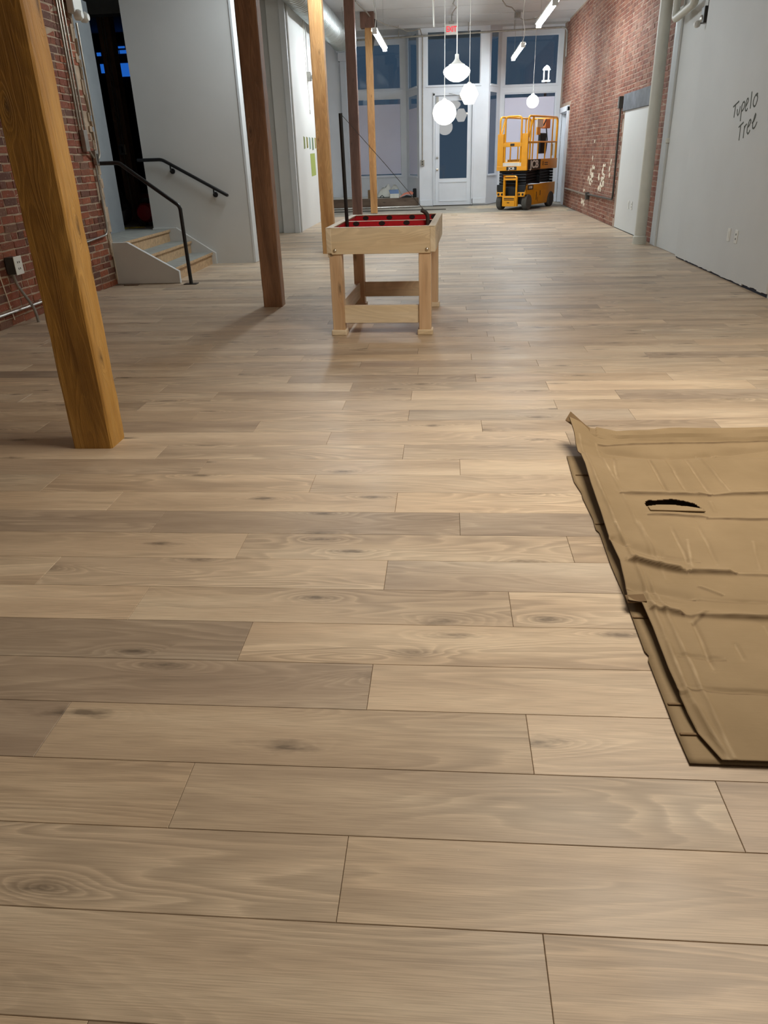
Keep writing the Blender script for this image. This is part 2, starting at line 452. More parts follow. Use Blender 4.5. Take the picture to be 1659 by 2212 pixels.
def finish_planks(name, items, parent, kind=None):
    V = []; Fc = []; T = []; UV = []
    for (x0, x1, y0, y1, tint, ofs) in items:
        vs, fs = plank_geo(x0, x1, y0, y1, tint, ofs)
        b = len(V); V += vs; Fc += [tuple(i+b for i in f) for f in fs]
        T += [tint]*len(vs); UV += [(v[0]+ofs[0], v[1]+ofs[1]) for v in vs]
    me = bpy.data.meshes.new(name); 
    single = len(items) == 1
    if single:
        cx = (items[0][0]+items[0][1])/2; cy = (items[0][2]+items[0][3])/2
        V = [(v[0]-cx, v[1]-cy, v[2]) for v in V]
    me.from_pydata(V, [], Fc)
    at = me.color_attributes.new('tint', 'FLOAT_COLOR', 'POINT')
    at.data.foreach_set('color', [c for t in T for c in (*t, 1.0)])
    uv = me.uv_layers.new(name='uv')
    uvs = []
    for l in me.loops: uvs += UV[l.vertex_index]
    uv.data.foreach_set('uv', uvs)
    me.materials.append(M['floor'])
    o = bpy.data.objects.new(name, me); COL.objects.link(o); o.parent = parent
    if single: o.location = (cx, cy, 0)
    if kind: o['kind'] = kind
    return o
planks = []
rp = random.Random(5)
k = -9
while rowY(k) < 18.15:
    y0, y1 = rowY(k), rowY(k+1)
    if k in JX: j0 = JX[k]
    else: j0 = (-.19, -.57, -.96)[k % 3] + rp.uniform(-.04, .04) + (rp.choice((0, .15, -.2)) if k > 24 else 0)
    xl = XL-0.1 if y1 < 10.4 else (-3.86 if y1 < 14.7 else (-2.74 if y1 < 18.6 else -3.6))
    xr = 4.5 if y1 < 7.0 else (2.88 if y1 < 9.9 else 2.955)
    n0 = math.floor((xl-j0)/PL); i = n0
    while j0+i*PL < xr:
        a, b = max(j0+i*PL, xl), min(j0+(i+1)*PL, xr)
        br = DARKS.get((k, i), None)
        if br is None: br = rp.choice((1.0, 1.0, 1.06, 0.94, 0.90, 1.10, 0.84, 0.97, 1.03, 0.74 if rp.random() < 0.45 else 0.92))
        w = rp.uniform(-0.02, 0.02)
        t = (br*(1+w), br*(0.992), br*(0.985-w*1.2+ (0.03 if br < 0.86 else 0)))
        if b-a > 0.02:
            planks.append((a+GAP, b-GAP, y0+GAP, y1-GAP, t, (rp.uniform(0, 60), rp.uniform(0, 60))))
        i += 1
    k += 1
def in_view(x, y, z, mrg=0.12):
    d = Vector((x, y, z))-CAM_POS
    zz = d.dot(_f)
    if zz <= 0.05: return False
    px, py = d.dot(r2)/zz*F_PX/829.5, d.dot(u2)/zz*F_PX/1106
    return abs(px) < 1+mrg and abs(py) < 1+mrg
def pdist(p):
    x = min(max(0, p[0]), p[1]); y = (p[2]+p[3])/2
    vis = any(in_view(xx, yy, 0) for xx in (p[0], (p[0]+p[1])/2, p[1]) for yy in (p[2], p[3]))
    return (0 if vis else 1000) + math.hypot((p[0]+p[1])/2*0.6, y)
planks.sort(key=pdist)
for p in planks[:298]: finish_planks('plank', [p], floor)
finish_planks('far_planks', planks[298:], floor, 'stuff')

# ---------------------------------------------------------------- bricks
def brick_variant(L_, Hh, D, tint, seed):
    rr = random.Random(seed); j = lambda a: rr.uniform(-a, a)
    hx, hz = L_/2, Hh/2; c = 0.006
    vs = [(-hx+j(.003), D, -hz+j(.002)), (hx+j(.003), D, -hz+j(.002)), (hx+j(.003), D, hz+j(.002)), (-hx+j(.003), D, hz+j(.002)),
          (-hx+j(.004), -D*0.4+j(.003), -hz+j(.003)), (hx+j(.004), -D*0.4+j(.003), -hz+j(.003)), (hx+j(.004), -D*0.4+j(.003), hz+j(.003)), (-hx+j(.004), -D*0.4+j(.003), hz+j(.003)),
          (-hx+c+j(.002), -D*0.6+j(.003), -hz+c), (hx-c+j(.002), -D*0.6+j(.003), -hz+c), (hx-c+j(.002), -D*0.6+j(.003), hz-c), (-hx+c+j(.002), -D*0.6+j(.003), hz-c)]
    fs = [(0,1,5,4), (1,2,6,5), (2,3,7,6), (3,0,4,7), (4,5,9,8), (5,6,10,9), (6,7,11,10), (7,4,8,11), (8,9,10,11)]
    return vs, fs, tint
def brick_wall(wall, X, sgn, Y0, Y1, Z1, holes, palette, mat, nparts, seed, hdr=6, stuffname='far_bricks', zmin=0.0, jit=0.3):
    """bricks on a wall plane x = X; sgn=+1: faces +x, -1: faces -x"""
    rr = random.Random(seed)
    CH = 0.0677
    variants = {}
    lens = {'s': 0.200, 'h': 0.094}
    for t in 'sh':
        variants[t] = []
        for i, c in enumerate(palette):
            variants[t].append(brick_variant(lens[t], 0.0565, 0.012, s2l(c)[:3], seed*100+i*3+(0 if t == 's' else 500)))
    items = []
    row = 0; z = zmin+CH/2
    while z < Z1:
        ishdr = (row % hdr == hdr-2)
        y = Y0 - (0.0 if row % 2 else 0.104) - rr.uniform(0, .01)
        while y < Y1:
            t = 'h' if ishdr or rr.random() < 0.04 else 's'
            ln = lens[t]; yc = y+ln/2
            ok = yc-ln*0.3 > Y0 and yc+ln*0.4 < Y1
            for (a, b, c, d) in holes:
                if yc+ln/2 > a and yc-ln/2 < b and z > c and z < d: ok = False
            if ok: items.append((t, rr.randrange(len(palette)), yc, z+rr.uniform(-.002, .002), rr.uniform(-0.003, 0.003), rr.uniform(-.012, .012)))
            y += ln+0.0105
        z += CH; row += 1
    def key(it):
        vis = in_view(X, it[2], it[3], 0.02)
        # parts of this wall behind the near post
        d = (Vector((X, it[2], it[3]))-CAM_POS).length
        return (0 if vis else 1000)+d
    items.sort(key=key)
    rot = pi/2 if sgn > 0 else -pi/2     # brick front is -y local
    meshes = {}
    for t in 'sh':
        for i, (vs, fs, tint) in enumerate(variants[t]):
            me = bpy.data.meshes.new('brick'); me.from_pydata(vs, [], fs)
            at = me.color_attributes.new('tint', 'FLOAT_COLOR', 'POINT')
            at.data.foreach_set('color', [q for _ in vs for q in (*tint, 1.0)])
            me.materials.append(M[mat]); meshes[(t, i)] = me
    for it in items[:nparts]:
        o = bpy.data.objects.new('brick', meshes[(it[0], it[1])]); COL.objects.link(o)
        o.parent = wall; o.location = (X+it[4], it[2], it[3]); o.rotation_euler = (it[5], 0, rot)
    V = []; Fc = []; T = []
    for it in items[nparts:]:
        vs, fs, tint = variants[it[0]][it[1]]
        b = len(V)
        for (lx, ly, lz) in vs:
            if sgn > 0: V.append((X+it[4]-ly, it[2]+lx, it[3]+lz))
            else: V.append((X+it[4]+ly, it[2]-lx, it[3]+lz))
        Fc += [tuple(i+b for i in f) for f in fs]; T += [tint]*len(vs)
    if V:
        me = bpy.data.meshes.new(stuffname); me.from_pydata(V, [], Fc)
        at = me.color_attributes.new('tint', 'FLOAT_COLOR', 'POINT')
        at.data.foreach_set('color', [q for t in T for q in (*t, 1.0)])
        me.materials.append(M[mat])
        o = bpy.data.objects.new(stuffname, me); COL.objects.link(o); o.parent = wall; o['kind'] = 'stuff'
palL = [(134, 68, 40), (142, 76, 44), (124, 62, 38), (110, 58, 40), (104, 66, 50), (148, 80, 48), (128, 72, 46), (90, 58, 44), (136, 68, 40), (116, 82, 62)]
palR = [(132, 80, 60), (140, 90, 68), (124, 72, 54), (116, 72, 56), (136, 84, 64), (126, 84, 68), (144, 96, 74), (110, 68, 52)]

# rough mortar bed of each brick wall
def mortar_wall(name, mat, X, sgn, Y0, Y1, Z1, holes, thick=0.25):
    b = MB()
    ys = sorted({Y0, Y1} | {h[0] for h in holes} | {h[1] for h in holes}); zs = sorted({0, Z1} | {h[2] for h in holes} | {h[3] for h in holes})
    ys = [y for y in ys if Y0 <= y <= Y1]; zs = [z for z in zs if 0 <= z <= Z1]
    for i in range(len(ys)-1):
        for j in range(len(zs)-1):
            cy, cz = (ys[i]+ys[i+1])/2, (zs[j]+zs[j+1])/2
            if any(h[0] < cy < h[1] and h[2] < cz < h[3] for h in holes): continue
            x0, x1 = (X-thick, X) if sgn > 0 else (X, X+thick)
            b.box(x0, x1, ys[i], ys[i+1], zs[j], zs[j+1])
    return struct(b.build(name, mat))
wl = mortar_wall('wall_left', 'mortar_l', XL, 1, -2.0, 8.62, CEIL, [])
brick_wall(wl, XL-0.0025, 1, 4.9, 8.60, 3.1, [], palL, 'brick_l', 298, 3, stuffname='small_bricks')
# smeared mortar along the wall's worn end
sm = MB(); rs = random.Random(3)
z = 0.05
while z < 3.3:
    h = rs.uniform(.05, .16); y = 8.62-rs.uniform(.03, .13); w = rs.uniform(.03, .1)
    sm.obox((XL, y, z), (rs.uniform(.012, .02), 0, 0), (0, min(w, 8.625-y), rs.uniform(-.01, .01)), (0, rs.uniform(-.01, .01), h))
    z += h*rs.uniform(.5, 1.1)
sm.build('smeared_mortar', 'mortar_l', wl, kind='stuff', bevel=0.004)
# right wall, far part with brick, doorway and infilled opening
RH = [(12.15, 14.15, 0, 2.03), (20.55, 21.85, 0, 2.2)]
wr = mortar_wall('wall_right_far', 'mortar_r', XR, -1, 11.2, 22.6, CEIL, [(12.3, 14.1, 0, 1.80), (20.6, 21.8, 0, 2.16)])
brick_wall(wr, XR+0.0025, -1, 11.5, 21.95, CEIL-0.02, [(12.2, 14.22, 0, 2.05), (20.45, 22.0, 0, 2.28)], palR, 'brick_r', 298, 4)
boxo('lintel_beam', 'lintel', XR-0.03, XR+0.06, 12.2, 14.24, 1.80, 2.05, wr, bevel=0.006)
boxo('infill_panel', 'white', XR-0.005, XR+0.05, 12.2, 14.14, 0.01, 1.80, wr)
pl = MB(); rs = random.Random(9)
for (cy, cz, sy, sz, n) in ((15.55, .74, .38, .30, 15), (16.8, .70, .28, .24, 8), (17.5, .24, .28, .16, 8), (16.6, .95, .2, .3, 6), (14.9, .95, .15, .3, 4)):
    for _ in range(n):
        y = rs.gauss(cy, sy*.4); zz = max(.05, rs.gauss(cz, sz*.45)); a = rs.uniform(.03, .09); b2 = rs.uniform(.02, .06)
        pts = [(y+a*rs.uniform(.6, 1.2)*cos(t*pi/4), zz+b2*rs.uniform(.6, 1.3)*sin(t*pi/4)) for t in range(8)]
        pl.prism(pts, 'x', XR-0.0125-rs.uniform(0, .004), XR-0.002)
pl.build('plaster_remnant', 'plaster', wr, kind='stuff')

# right wall, near drywall
b = MB()
rs = random.Random(2)
ys = [7.02+i*0.055 for i in range(54)]; ys[-1] = 9.93
for i in range(len(ys)-1):
    z0 = 0.012+0.012*abs(noise.noise(Vector((ys[i]*5, 0, 0))))+(0.014 if ys[i] < 7.6 else 0)+rs.uniform(0, .009)
    b.box(2.86, 2.875, ys[i], ys[i+1], z0, CEIL)
wn = struct(b.build('wall_right_near', 'white'))
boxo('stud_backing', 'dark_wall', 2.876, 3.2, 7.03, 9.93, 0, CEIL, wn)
boxo('recessed_panel', 'white', 2.93, 3.1, 9.93, 11.2, 0.004, CEIL, wn)
boxo('corner_board', 'white_trim', 2.915, 2.958, 11.21, 11.44, 0.0, 2.82, wn, bevel=0.006)
MB().tube([(2.925, 11.14, 0), (2.925, 11.14, 2.9)], 0.02, 8).build('groove_pipe', 'gray_wall', wn, smooth=True)
MB().lathe([(0.02, -.03), (0.036, -.025), (0.036, .025), (0.02, .03)], 12, (2.925, 11.14, 1.32)).build('pipe_coupling', 'cream_pipe', wn, smooth=True)
struct(boxo('wall_right_rear', 'white', 4.5, 4.7, -2.2, 7.2, 0, CEIL))
struct(boxo('wall_right_return', 'white', 2.875, 4.6, 7.0, 7.02, 0, CEIL))
struct(boxo('wall_rear', 'gray_wall', -4.1, 4.7, -2.2, -2.0, 0, CEIL))
struct(MB().box(-9.6, 4.7, -2.2, 24.0, CEIL, CEIL+0.15).build('ceiling', 'ceiling'))

# handwriting on the drywall
ST = [[(8.632,1.588),(8.491,1.629)], [(8.574,1.602),(8.57,1.54),(8.565,1.491)], [(8.502,1.561),(8.492,1.523),(8.464,1.505),(8.44,1.521),(8.432,1.584)],
[(8.395,1.593),(8.369,1.452)], [(8.393,1.585),(8.375,1.612),(8.345,1.619),(8.322,1.6),(8.326,1.565),(8.35,1.545),(8.386,1.539)],
[(8.281,1.576),(8.262,1.592),(8.245,1.607),(8.24,1.625),(8.253,1.641),(8.275,1.638),(8.286,1.615),(8.291,1.571),(8.28,1.545),(8.261,1.536),(8.24,1.54),(8.228,1.556)],
[(8.182,1.692),(8.17,1.62),(8.156,1.55)], [(8.024,1.665),(8.05,1.665),(8.076,1.655),(8.098,1.635),(8.107,1.61),(8.103,1.588),(8.088,1.572),(8.062,1.562),(8.04,1.568),(8.024,1.584),(8.013,1.61),(8.015,1.635),(8.03,1.65),(8.06,1.658)],
[(8.384,1.401),(8.274,1.44)], [(8.338,1.408),(8.32,1.284)], [(8.231,1.408),(8.217,1.302)], [(8.228,1.375),(8.21,1.41),(8.185,1.421)],
[(8.138,1.397),(8.11,1.408),(8.093,1.426),(8.085,1.445),(8.1,1.458),(8.125,1.45),(8.138,1.42),(8.149,1.383),(8.14,1.35),(8.112,1.336),(8.09,1.345),(8.072,1.367)],
[(8.05,1.425),(8.01,1.44),(7.99,1.47),(7.985,1.495),(7.998,1.503),(8.012,1.48),(8.025,1.44),(8.028,1.407),(8.015,1.385),(7.994,1.379),(7.97,1.385),(7.954,1.397),(7.927,1.431)]]
b = MB()
for s in ST:
    P = [Vector((2.8585, y, z)) for y, z in s]
    b.tube(P, 0.0082, 6)
wob = b.build('handwritten_words', 'writing', wn)
# flatten into the paint
for v in wob.data.vertices: v.co.x = 2.8585+(v.co.x-2.8585)*0.25

# ---------------------------------------------------------------- stair side: partition, landing, dark room
part_w = struct(MB().box(-3.90, -2.58, 10.27, 10.43, 0, CEIL).build('wall_partition', 'white'))
boxo('end_trim', 'white_trim', -2.58, -2.548, 10.262, 10.44, 0.004, CEIL, part_w, bevel=0.004)
struct(MB().box(-3.925, -3.88, 10.45, 15.0, 0, CEIL).build('wall_left_middle', 'gray_wall'))
struct(MB().box(-3.9, -2.9, 14.64, 14.8, 0, CEIL).build('wall_recess', 'gray_wall'))
rc = struct(MB().box(-3.02, -2.72, 14.52, 14.9, 0, CEIL).build('wall_pilaster', 'white'))
boxo('pilaster_edge_trim', 'white_trim', -2.80, -2.70, 14.48, 14.53, 0, CEIL, rc, bevel=0.006)
MB().tube([(-2.695, 14.6, 0), (-2.695, 14.6, CEIL)], 0.018, 8).build('corner_pipe', 'gray_wall', rc, smooth=True)
wf = struct(MB().box(-3.0, -2.72, 14.9, 18.6, 0, 3.24).box(-3.0, -2.80, 14.9, 18.6, 3.24, CEIL).build('wall_left_far', 'white'))
struct(MB().box(-3.9, -3.6, 18.6, 23.2, 0, CEIL).box(-3.9, -2.95, 18.5, 18.65, 0, CEIL).build('wall_left_bay', 'gray_wall'))
# landing and steps
land = thing('entry_steps', 'three gray plywood-nosed steps up to a landing beside the brick wall', 'steps', (-3.4, 9.4, 0))
def rel(o, root):
    o.location = Vector(o.location)-Vector(root.location); o.parent = root; return o
for i, (xe, z) in enumerate(((-3.12, .15), (-3.39, .30), (-3.66, .45))):
    back = -4.6 if i == 2 else xe-0.30
    rel(boxo('riser', 'osb', xe-0.045, xe-0.02, 8.60, 10.22, z-0.15, z-0.025), land)
    t = MB().box(back, xe-0.012, 8.63 if i == 2 else 8.60, 10.265, z-0.028, z, 0).box(xe-0.012, xe, 8.60, 10.22, z-0.028, z, 1).build('tread', ['tread', 'osb'])
    rel(t, land)
sp = MB().prism([(-3.775, .004), (-3.03, .004), (-3.03, .135), (-3.06, .15), (-3.585, .455), (-3.775, .455)], 'y', 8.55, 8.60).build('side_panel', 'white', bevel=0.004)
rel(sp, land)
sp = MB().prism([(-3.9, .45), (-3.9, 0), (-3.08, 0.0), (-3.08, .14), (-3.58, .47), (-3.9, .47)], 'y', 10.225, 10.268).build('wall_curb', 'white', bevel=0.004)
rel(sp, land)
tag(boxo('wood_shim', 'plat_wood', -3.66, -3.50, 8.44, 8.52, 0.0, 0.012, bevel=0.003), 'small wooden scrap on the floor before the white stair panel', 'scrap')
struct(MB().box(-9.4, -4.6, 8.6, 20.6, 0.3, 0.449).box(-4.6, -3.9, 10.27, 20.6, 0.3, 0.449).build('floor_dark_room', 'tread'))
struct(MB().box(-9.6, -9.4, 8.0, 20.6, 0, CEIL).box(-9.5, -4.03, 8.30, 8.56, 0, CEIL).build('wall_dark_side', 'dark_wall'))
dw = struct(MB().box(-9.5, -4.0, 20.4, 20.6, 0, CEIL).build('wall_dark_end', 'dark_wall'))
struct(MB().box(-4.42, -4.28, 9.3, 10.22, 0.45, 3.0).build('wall_slate', 'slate_wall', None))
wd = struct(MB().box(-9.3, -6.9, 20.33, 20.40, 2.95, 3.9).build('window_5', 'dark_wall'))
for (a, c, d, e) in ((-8.46, -8.36, 3.63, 3.70), (-8.42, -8.34, 3.27, 3.46), (-8.04, -7.93, 3.77, 3.81), (-7.90, -7.74, 3.77, 3.81), (-8.03, -7.91, 3.66, 3.73),
                     (-7.88, -7.68, 3.66, 3.73), (-8.02, -7.62, 3.18, 3.46)):
    boxo('pane', 'blue_pane', a, c, 20.31, 20.33, d, e, wd)
dp = MB().box(-.09, .09, -.09, .09, 0, 3.64).build('timber_post', 'post_brown', loc=(-4.90, 12.26, .45))
tag(dp, 'dark timber post inside the unlit room behind the steps', 'post')
cd = thing('conduit_run', 'pair of thin metal conduits with a box on the dark room post', 'conduit', (-4.90, 12.15, .45))
MB().tube([(-.015, 0, 3.2), (-.015, 0, 1.05)], .008, 6).build('conduit_pipe', 'steel', cd, smooth=True)
MB().tube([(.02, 0, 3.2), (.02, 0, 1.05)], .008, 6).build('conduit_pipe', 'steel', cd, smooth=True)
MB().tube([(.0, 0, .97), (.0, 0, .05)], .006, 6).build('conduit_pipe', 'conduit', cd, smooth=True)
MB().box(-.05, .05, -.04, .0, .93, 1.07).build('outlet_box', 'steel', cd, bevel=.005)
MB().box(-.015, .015, -.045, -.039, .96, 1.04).build('outlet_slot', 'black', cd)
tag(MB().box(-1.2, 1.0, -.12, .12, 0, .4).build('ceiling_beam', 'slate_wall', loc=(-5.2, 11.9, 3.12)), 'gray boxed beam across the dark room above the posts', 'beam')
# clutter in the dark room
c = thing('air_compressor', 'dark red compressor on the landing against the white partition', 'machine', (-4.20, 10.98, .45))
MB().lathe([(0.0, -.2), (.1, -.19), (.13, -.14), (.13, .14), (.1, .19), (0.0, .2)], 20, (0, 0, .18), axis='y').build('tank', 'red_paint', c, smooth=True)
MB().box(-.08, .08, -.1, .1, .3, .36).build('motor_cover', 'black_soft', c, bevel=.02)
MB().tube([(-.1, -.12, .06), (-.1, -.12, 0)], .02, 8).tube([(.1, -.12, .06), (.1, -.12, 0)], .02, 8).tube([(.1, .12, .06), (.1, .12, 0)], .02, 8).tube([(-.1, .12, .06), (-.1, .12, 0)], .02, 8).build('foot', 'black_soft', c)
c = thing('tool_case', 'red plastic case standing behind the heap of tools in the dark room', 'case', (-5.02, 12.85, .45))
MB().box(-.17, .17, -.1, .1, 0, .36).build('case_body', 'red_paint', c, bevel=.03)
MB().tube([(-.06, 0, .36), (-.05, 0, .41), (.05, 0, .41), (.06, 0, .36)], .012, 8).build('handle', 'black_soft', c)
rs = random.Random(21)
heap = []
for i, (x, y, sx, sy, sz) in enumerate(((-4.66, 10.62, .26, .18, .20), (-4.72, 11.12, .2, .14, .22), (-4.98, 11.6, .22, .18, .26))):
    bg = MB()
    bm_ = bmesh.new(); bmesh.ops.create_icosphere(bm_, subdivisions=3, radius=1)
    for v in bm_.verts:
        n = noise.noise(v.co*2.2+Vector((i*7, 0, 0)))
        v.co = Vector((v.co.x*sx*(1+.3*n), v.co.y*sy*(1+.3*n), max(0, (v.co.z+.9)*.55)*sz*(1+.4*n)*1.6))
    me = bpy.data.meshes.new('tool_bag'); bm_.to_mesh(me); bm_.free(); me.materials.append(M['black_soft'])
    for p in me.polygons: p.use_smooth = True
    o = bpy.data.objects.new('tool_bag', me); COL.objects.link(o); o.location = (x, y, .45)
    tag(o, ['wide black bag on the landing nearest the slate wall', 'small black bag beside the red compressor', 'tall black bag at the foot of the dark post'][i], 'bag')
pts = []
for i in range(60):
    t = i/59
    pts.append((-4.60+.75*t*.55+.03*sin(i*.9), 10.42+.06*sin(i*.55)+.2*t, .45+.008))
tag(MB().tube(pts, .006, 6).build('extension_cord', 'yellow_cord', smooth=True), 'yellow cord trailing over the dark landing floor', 'cord')

# stair rails
def bend(pts, r=.04, n=5):
    out = [Vector(pts[0])]
    for i in range(1, len(pts)-1):
        a, b_, c_ = Vector(pts[i-1]), Vector(pts[i]), Vector(pts[i+1])
        d1 = (a-b_).normalized()*r; d2 = (c_-b_).normalized()*r
        for k in range(n+1):
            t = k/n; out.append((b_+d1)*(1-t)**2+2*t*(1-t)*b_+(b_+d2)*t**2)
    out.append(Vector(pts[-1])); return out
hr = thing('stair_railing', 'black pipe railing on a floor post at the open side of the steps', 'railing', (-2.885, 8.49, 0))
MB().tube([(0, 0, 0.006), (-.012, .01, .80)], .021, 12).build('post', 'black', hr, smooth=True)
MB().box(-.075, .075, -.05, .05, 0, .008).build('foot_plate', 'black', hr, bevel=.002)
MB().tube(bend([(-.012, .01, .78), (-.02, .012, .825), (-.655, .10, 1.265), (-1.05, .10, 1.265)], .03), .021, 12).build('handrail', 'black', hr, smooth=True)
hr = thing('wall_handrail', 'black pipe handrail fixed on the white partition above the steps', 'handrail', (-2.83, 10.2, .85))
MB().tube(bend([(0, 0, 0), (-.80, 0, .44), (-1.12, 0, .44)], .04), .021, 12).lathe([(0, -.02), (.018, -.014), (.022, 0), (.018, .014), (0, .02)], 12, (0, 0, 0)).build('rail', 'black', hr, smooth=True)
for (x, z) in ((-.70, .385), (-.17, .093)):
    bk = MB().tube([(x, 0, z), (x, .0, z-.06), (x, .035, z-.085), (x, .06, z-.085)], .010, 8).build('bracket', 'black', hr, smooth=True)
    MB().lathe([(0, -.012), (.03, -.01), (.034, 0), (.034, .008)], 16, (x, .062, z-.085), axis='y').build('wall_plate', 'black', bk, smooth=True)

# ---------------------------------------------------------------- timber posts
def post(x0, x1, y0, y1, zt, mat, label, dx=0.0, seed=0, worn=0.004):
    b = MB(); nz = 60; cx, cy = (x0+x1)/2, (y0+y1)/2
    w, d = (x1-x0)/2, (y1-y0)/2; c_ = 0.008
    vs = []; fs = []
    base = [(-w+c_, -d), (w-c_, -d), (w, -d+c_), (w, d-c_), (w-c_, d), (-w+c_, d), (-w, d-c_), (-w, -d+c_)]
    for i in range(nz+1):
        z = zt*i/nz
        for j, (px, py) in enumerate(base):
            n = noise.noise(Vector((px*20+seed*5, py*20, z*9)))*worn*.5+noise.noise(Vector((j*3.1+seed, z*30, 0)))*worn*.5
            s = 1+n/w*1.0
            vs.append((px*s+dx*z/zt, py*s, z))
    for i in range(nz):
        for j in range(8):
            a = i*8+j; b2 = i*8+(j+1) % 8
            fs.append((a, b2, b2+8, a+8))
    fs.append(tuple(range(7, -1, -1))); fs.append(tuple(range(nz*8, nz*8+8)))
    b.add(vs, fs)
    o = b.build('timber_post', mat, loc=(cx, cy, 0))
    return tag(o, label, 'post')
post(-1.812, -1.617, 3.262, 3.425, CEIL, 'post_gold', 'large golden rough-sawn timber post nearest the camera at left', seed=1, worn=.005)
post(-1.70, -1.525, 6.97, 7.13, CEIL, 'post_brown', 'brown timber post standing between the steps and the game table', seed=2)
post(-1.765, -1.59, 11.1, 11.26, CEIL, 'post_light', 'bright golden knotty timber post just left of the game table', seed=3)
post(-1.778, -1.60, 15.1, 15.26, CEIL, 'post_dark', 'dark reddish timber post right behind the thin black pole', seed=4)
p5 = post(-1.815, -1.66, 19.2, 19.36, 3.80, 'post_light', 'slim light timber post with a block capital near the window bay', seed=5)
MB().box(-.17, .14, -.12, .12, 3.80, CEIL-.002).build('capital_block', 'post_dark', p5, bevel=.01)
MB().prism([(.08, 3.3), (.13, 3.6), (.19, 3.68), (.19, 3.95), (.08, 4.0)], 'y', -.04, .04).build('metal_strap', 'darkbox', p5, bevel=.004)

# ---------------------------------------------------------------- storefront (far wall)
def panel_wall(b, p0, p1, zmax, ops, th=0.14, z0=0.0):
    p0, p1 = Vector((*p0, 0)), Vector((*p1, 0)); d = (p1-p0); Ln = d.length; d.normalize()
    n = Vector((-d.y, d.x, 0))*th
    ss = sorted({0, Ln} | {o[0] for o in ops} | {o[1] for o in ops}); zs = sorted({z0, zmax} | {o[2] for o in ops} | {o[3] for o in ops})
    for i in range(len(ss)-1):
        for j in range(len(zs)-1):
            cs, cz = (ss[i]+ss[i+1])/2, (zs[j]+zs[j+1])/2
            if any(o[0] < cs < o[1] and o[2] < cz < o[3] for o in ops): continue
            b.obox(p0+d*ss[i]+Vector((0, 0, zs[j])), d*(ss[i+1]-ss[i]), n, (0, 0, zs[j+1]-zs[j]))
    return b
def window(idx, p0, p1, s0, s1, z0, z1, paper=None, fr=.035, off=.03, dp=.05):
    p0, p1 = Vector((*p0, 0)), Vector((*p1, 0)); d = (p1-p0).normalized(); n = Vector((-d.y, d.x, 0))
    b = MB()
    q = p0+d*s0+n*off
    w = s1-s0; h = z1-z0
    up = Vector((0, 0, 1))
    b.obox(q+up*z0, d*w, n*dp, up*fr).obox(q+up*(z1-fr), d*w, n*dp, up*fr)
    b.obox(q+up*(z0+fr), d*fr, n*dp, up*(h-2*fr)).obox(q+up*(z0+fr)+d*(w-fr), d*fr, n*dp, up*(h-2*fr))
    o = struct(b.build('window_%d' % idx, 'shop_white'))
    MB().obox(q+n*(dp*.4)+d*fr+up*(z0+fr), d*(w-2*fr), n*.006, up*(h-2*fr)).build('pane', 'glass', o)
    MB().obox(p0+d*(s0-.03)-n*.03+up*(z0-.03), d*(w+.06), n*.07, up*.03).build('sill', 'shop_white', o, bevel=.004)
    if paper:
        MB().obox(q+n*(dp*.2)+d*(fr+.005)+up*(z0+fr+.03), d*(w-2*fr-.01), n*.003, up*(paper-z0-fr-.03)).build('paper_blind', 'paper', o)
    return o
front = MB()
# door zone, front plane y=21.46
YD = 21.46
panel_wall(front, (-.70, YD), (1.06, YD), CEIL, [(.36, 1.37, 0, 2.64), (.21, 1.54, 2.80, 3.97)], .16)
# left bay
LB0, LB1 = (-2.75, 22.9), (-1.10, 22.9)
panel_wall(front, LB0, LB1, CEIL, [(.12, 1.52, .72, 2.66), (.12, 1.52, 2.86, 3.92)])
LA0, LA1 = (-1.10, 22.9), (-.70, 21.50)
la = math.hypot(.40, 1.40)
panel_wall(front, LA0, LA1, CEIL, [(.27, 1.24, .72, 2.66), (.27, 1.24, 2.82, 4.0)], .02)
panel_wall(front, (-3.7, 22.9), (-2.75, 22.9), CEIL, [])
# right bay
RA0, RA1 = (1.06, 21.50), (1.40, 22.25)
panel_wall(front, RA0, RA1, CEIL, [(.10, .62, .72, 2.66), (.10, .62, 2.80, 3.97)], .02)
RB0, RB1 = (1.40, 22.25), (3.1, 22.25)
panel_wall(front, RB0, RB1, CEIL, [(.09, 1.45, .62, 2.63), (.09, 1.45, 2.79, 3.91)])
wfront = struct(front.build('wall_front', 'shop_white'))
window(1, LB0, LB1, .12, 1.52, .72, 2.66, paper=2.51, fr=.03)
window(2, LB0, LB1, .12, 1.52, 2.86, 3.92, fr=.03)
window(3, LA0, LA1, .27, 1.24, .72, 2.66, fr=.02, paper=2.35, off=.0, dp=.02)
window(4, LA0, LA1, .27, 1.24, 2.82, 4.0, fr=.02, off=.0, dp=.02)
window(6, RA0, RA1, .10, .62, .72, 2.66, fr=.02, off=.0, dp=.02)
window(7, RA0, RA1, .10, .62, 2.80, 3.97, fr=.02, off=.0, dp=.02)
window(8, RB0, RB1, .09, 1.45, .62, 2.63, paper=2.52, fr=.03)
window(9, RB0, RB1, .09, 1.45, 2.79, 3.91, fr=.03)
window(10, (-.70, YD), (1.06, YD), .21, 1.54, 2.80, 3.97, fr=.02)
# classical pilaster in the left bay corner
MB().box(-2.86, -2.72, 22.80, 22.9, .2, 3.55).box(-2.90, -2.68, 22.76, 22.9, 3.55, 3.75).box(-2.93, -2.66, 22.73, 22.9, 3.75, 3.85).box(-2.89, -2.69, 22.78, 22.9, .2, .5).build('bay_pilaster', 'shop_gray', wfront, bevel=.01)
MB().box(-.69, -.35, 21.43, 21.46, 0, .15).box(.68, 1.05, 21.43, 21.46, 0.03, .16).build('pillar_base_board', 'shop_white', wfront, bevel=.005)
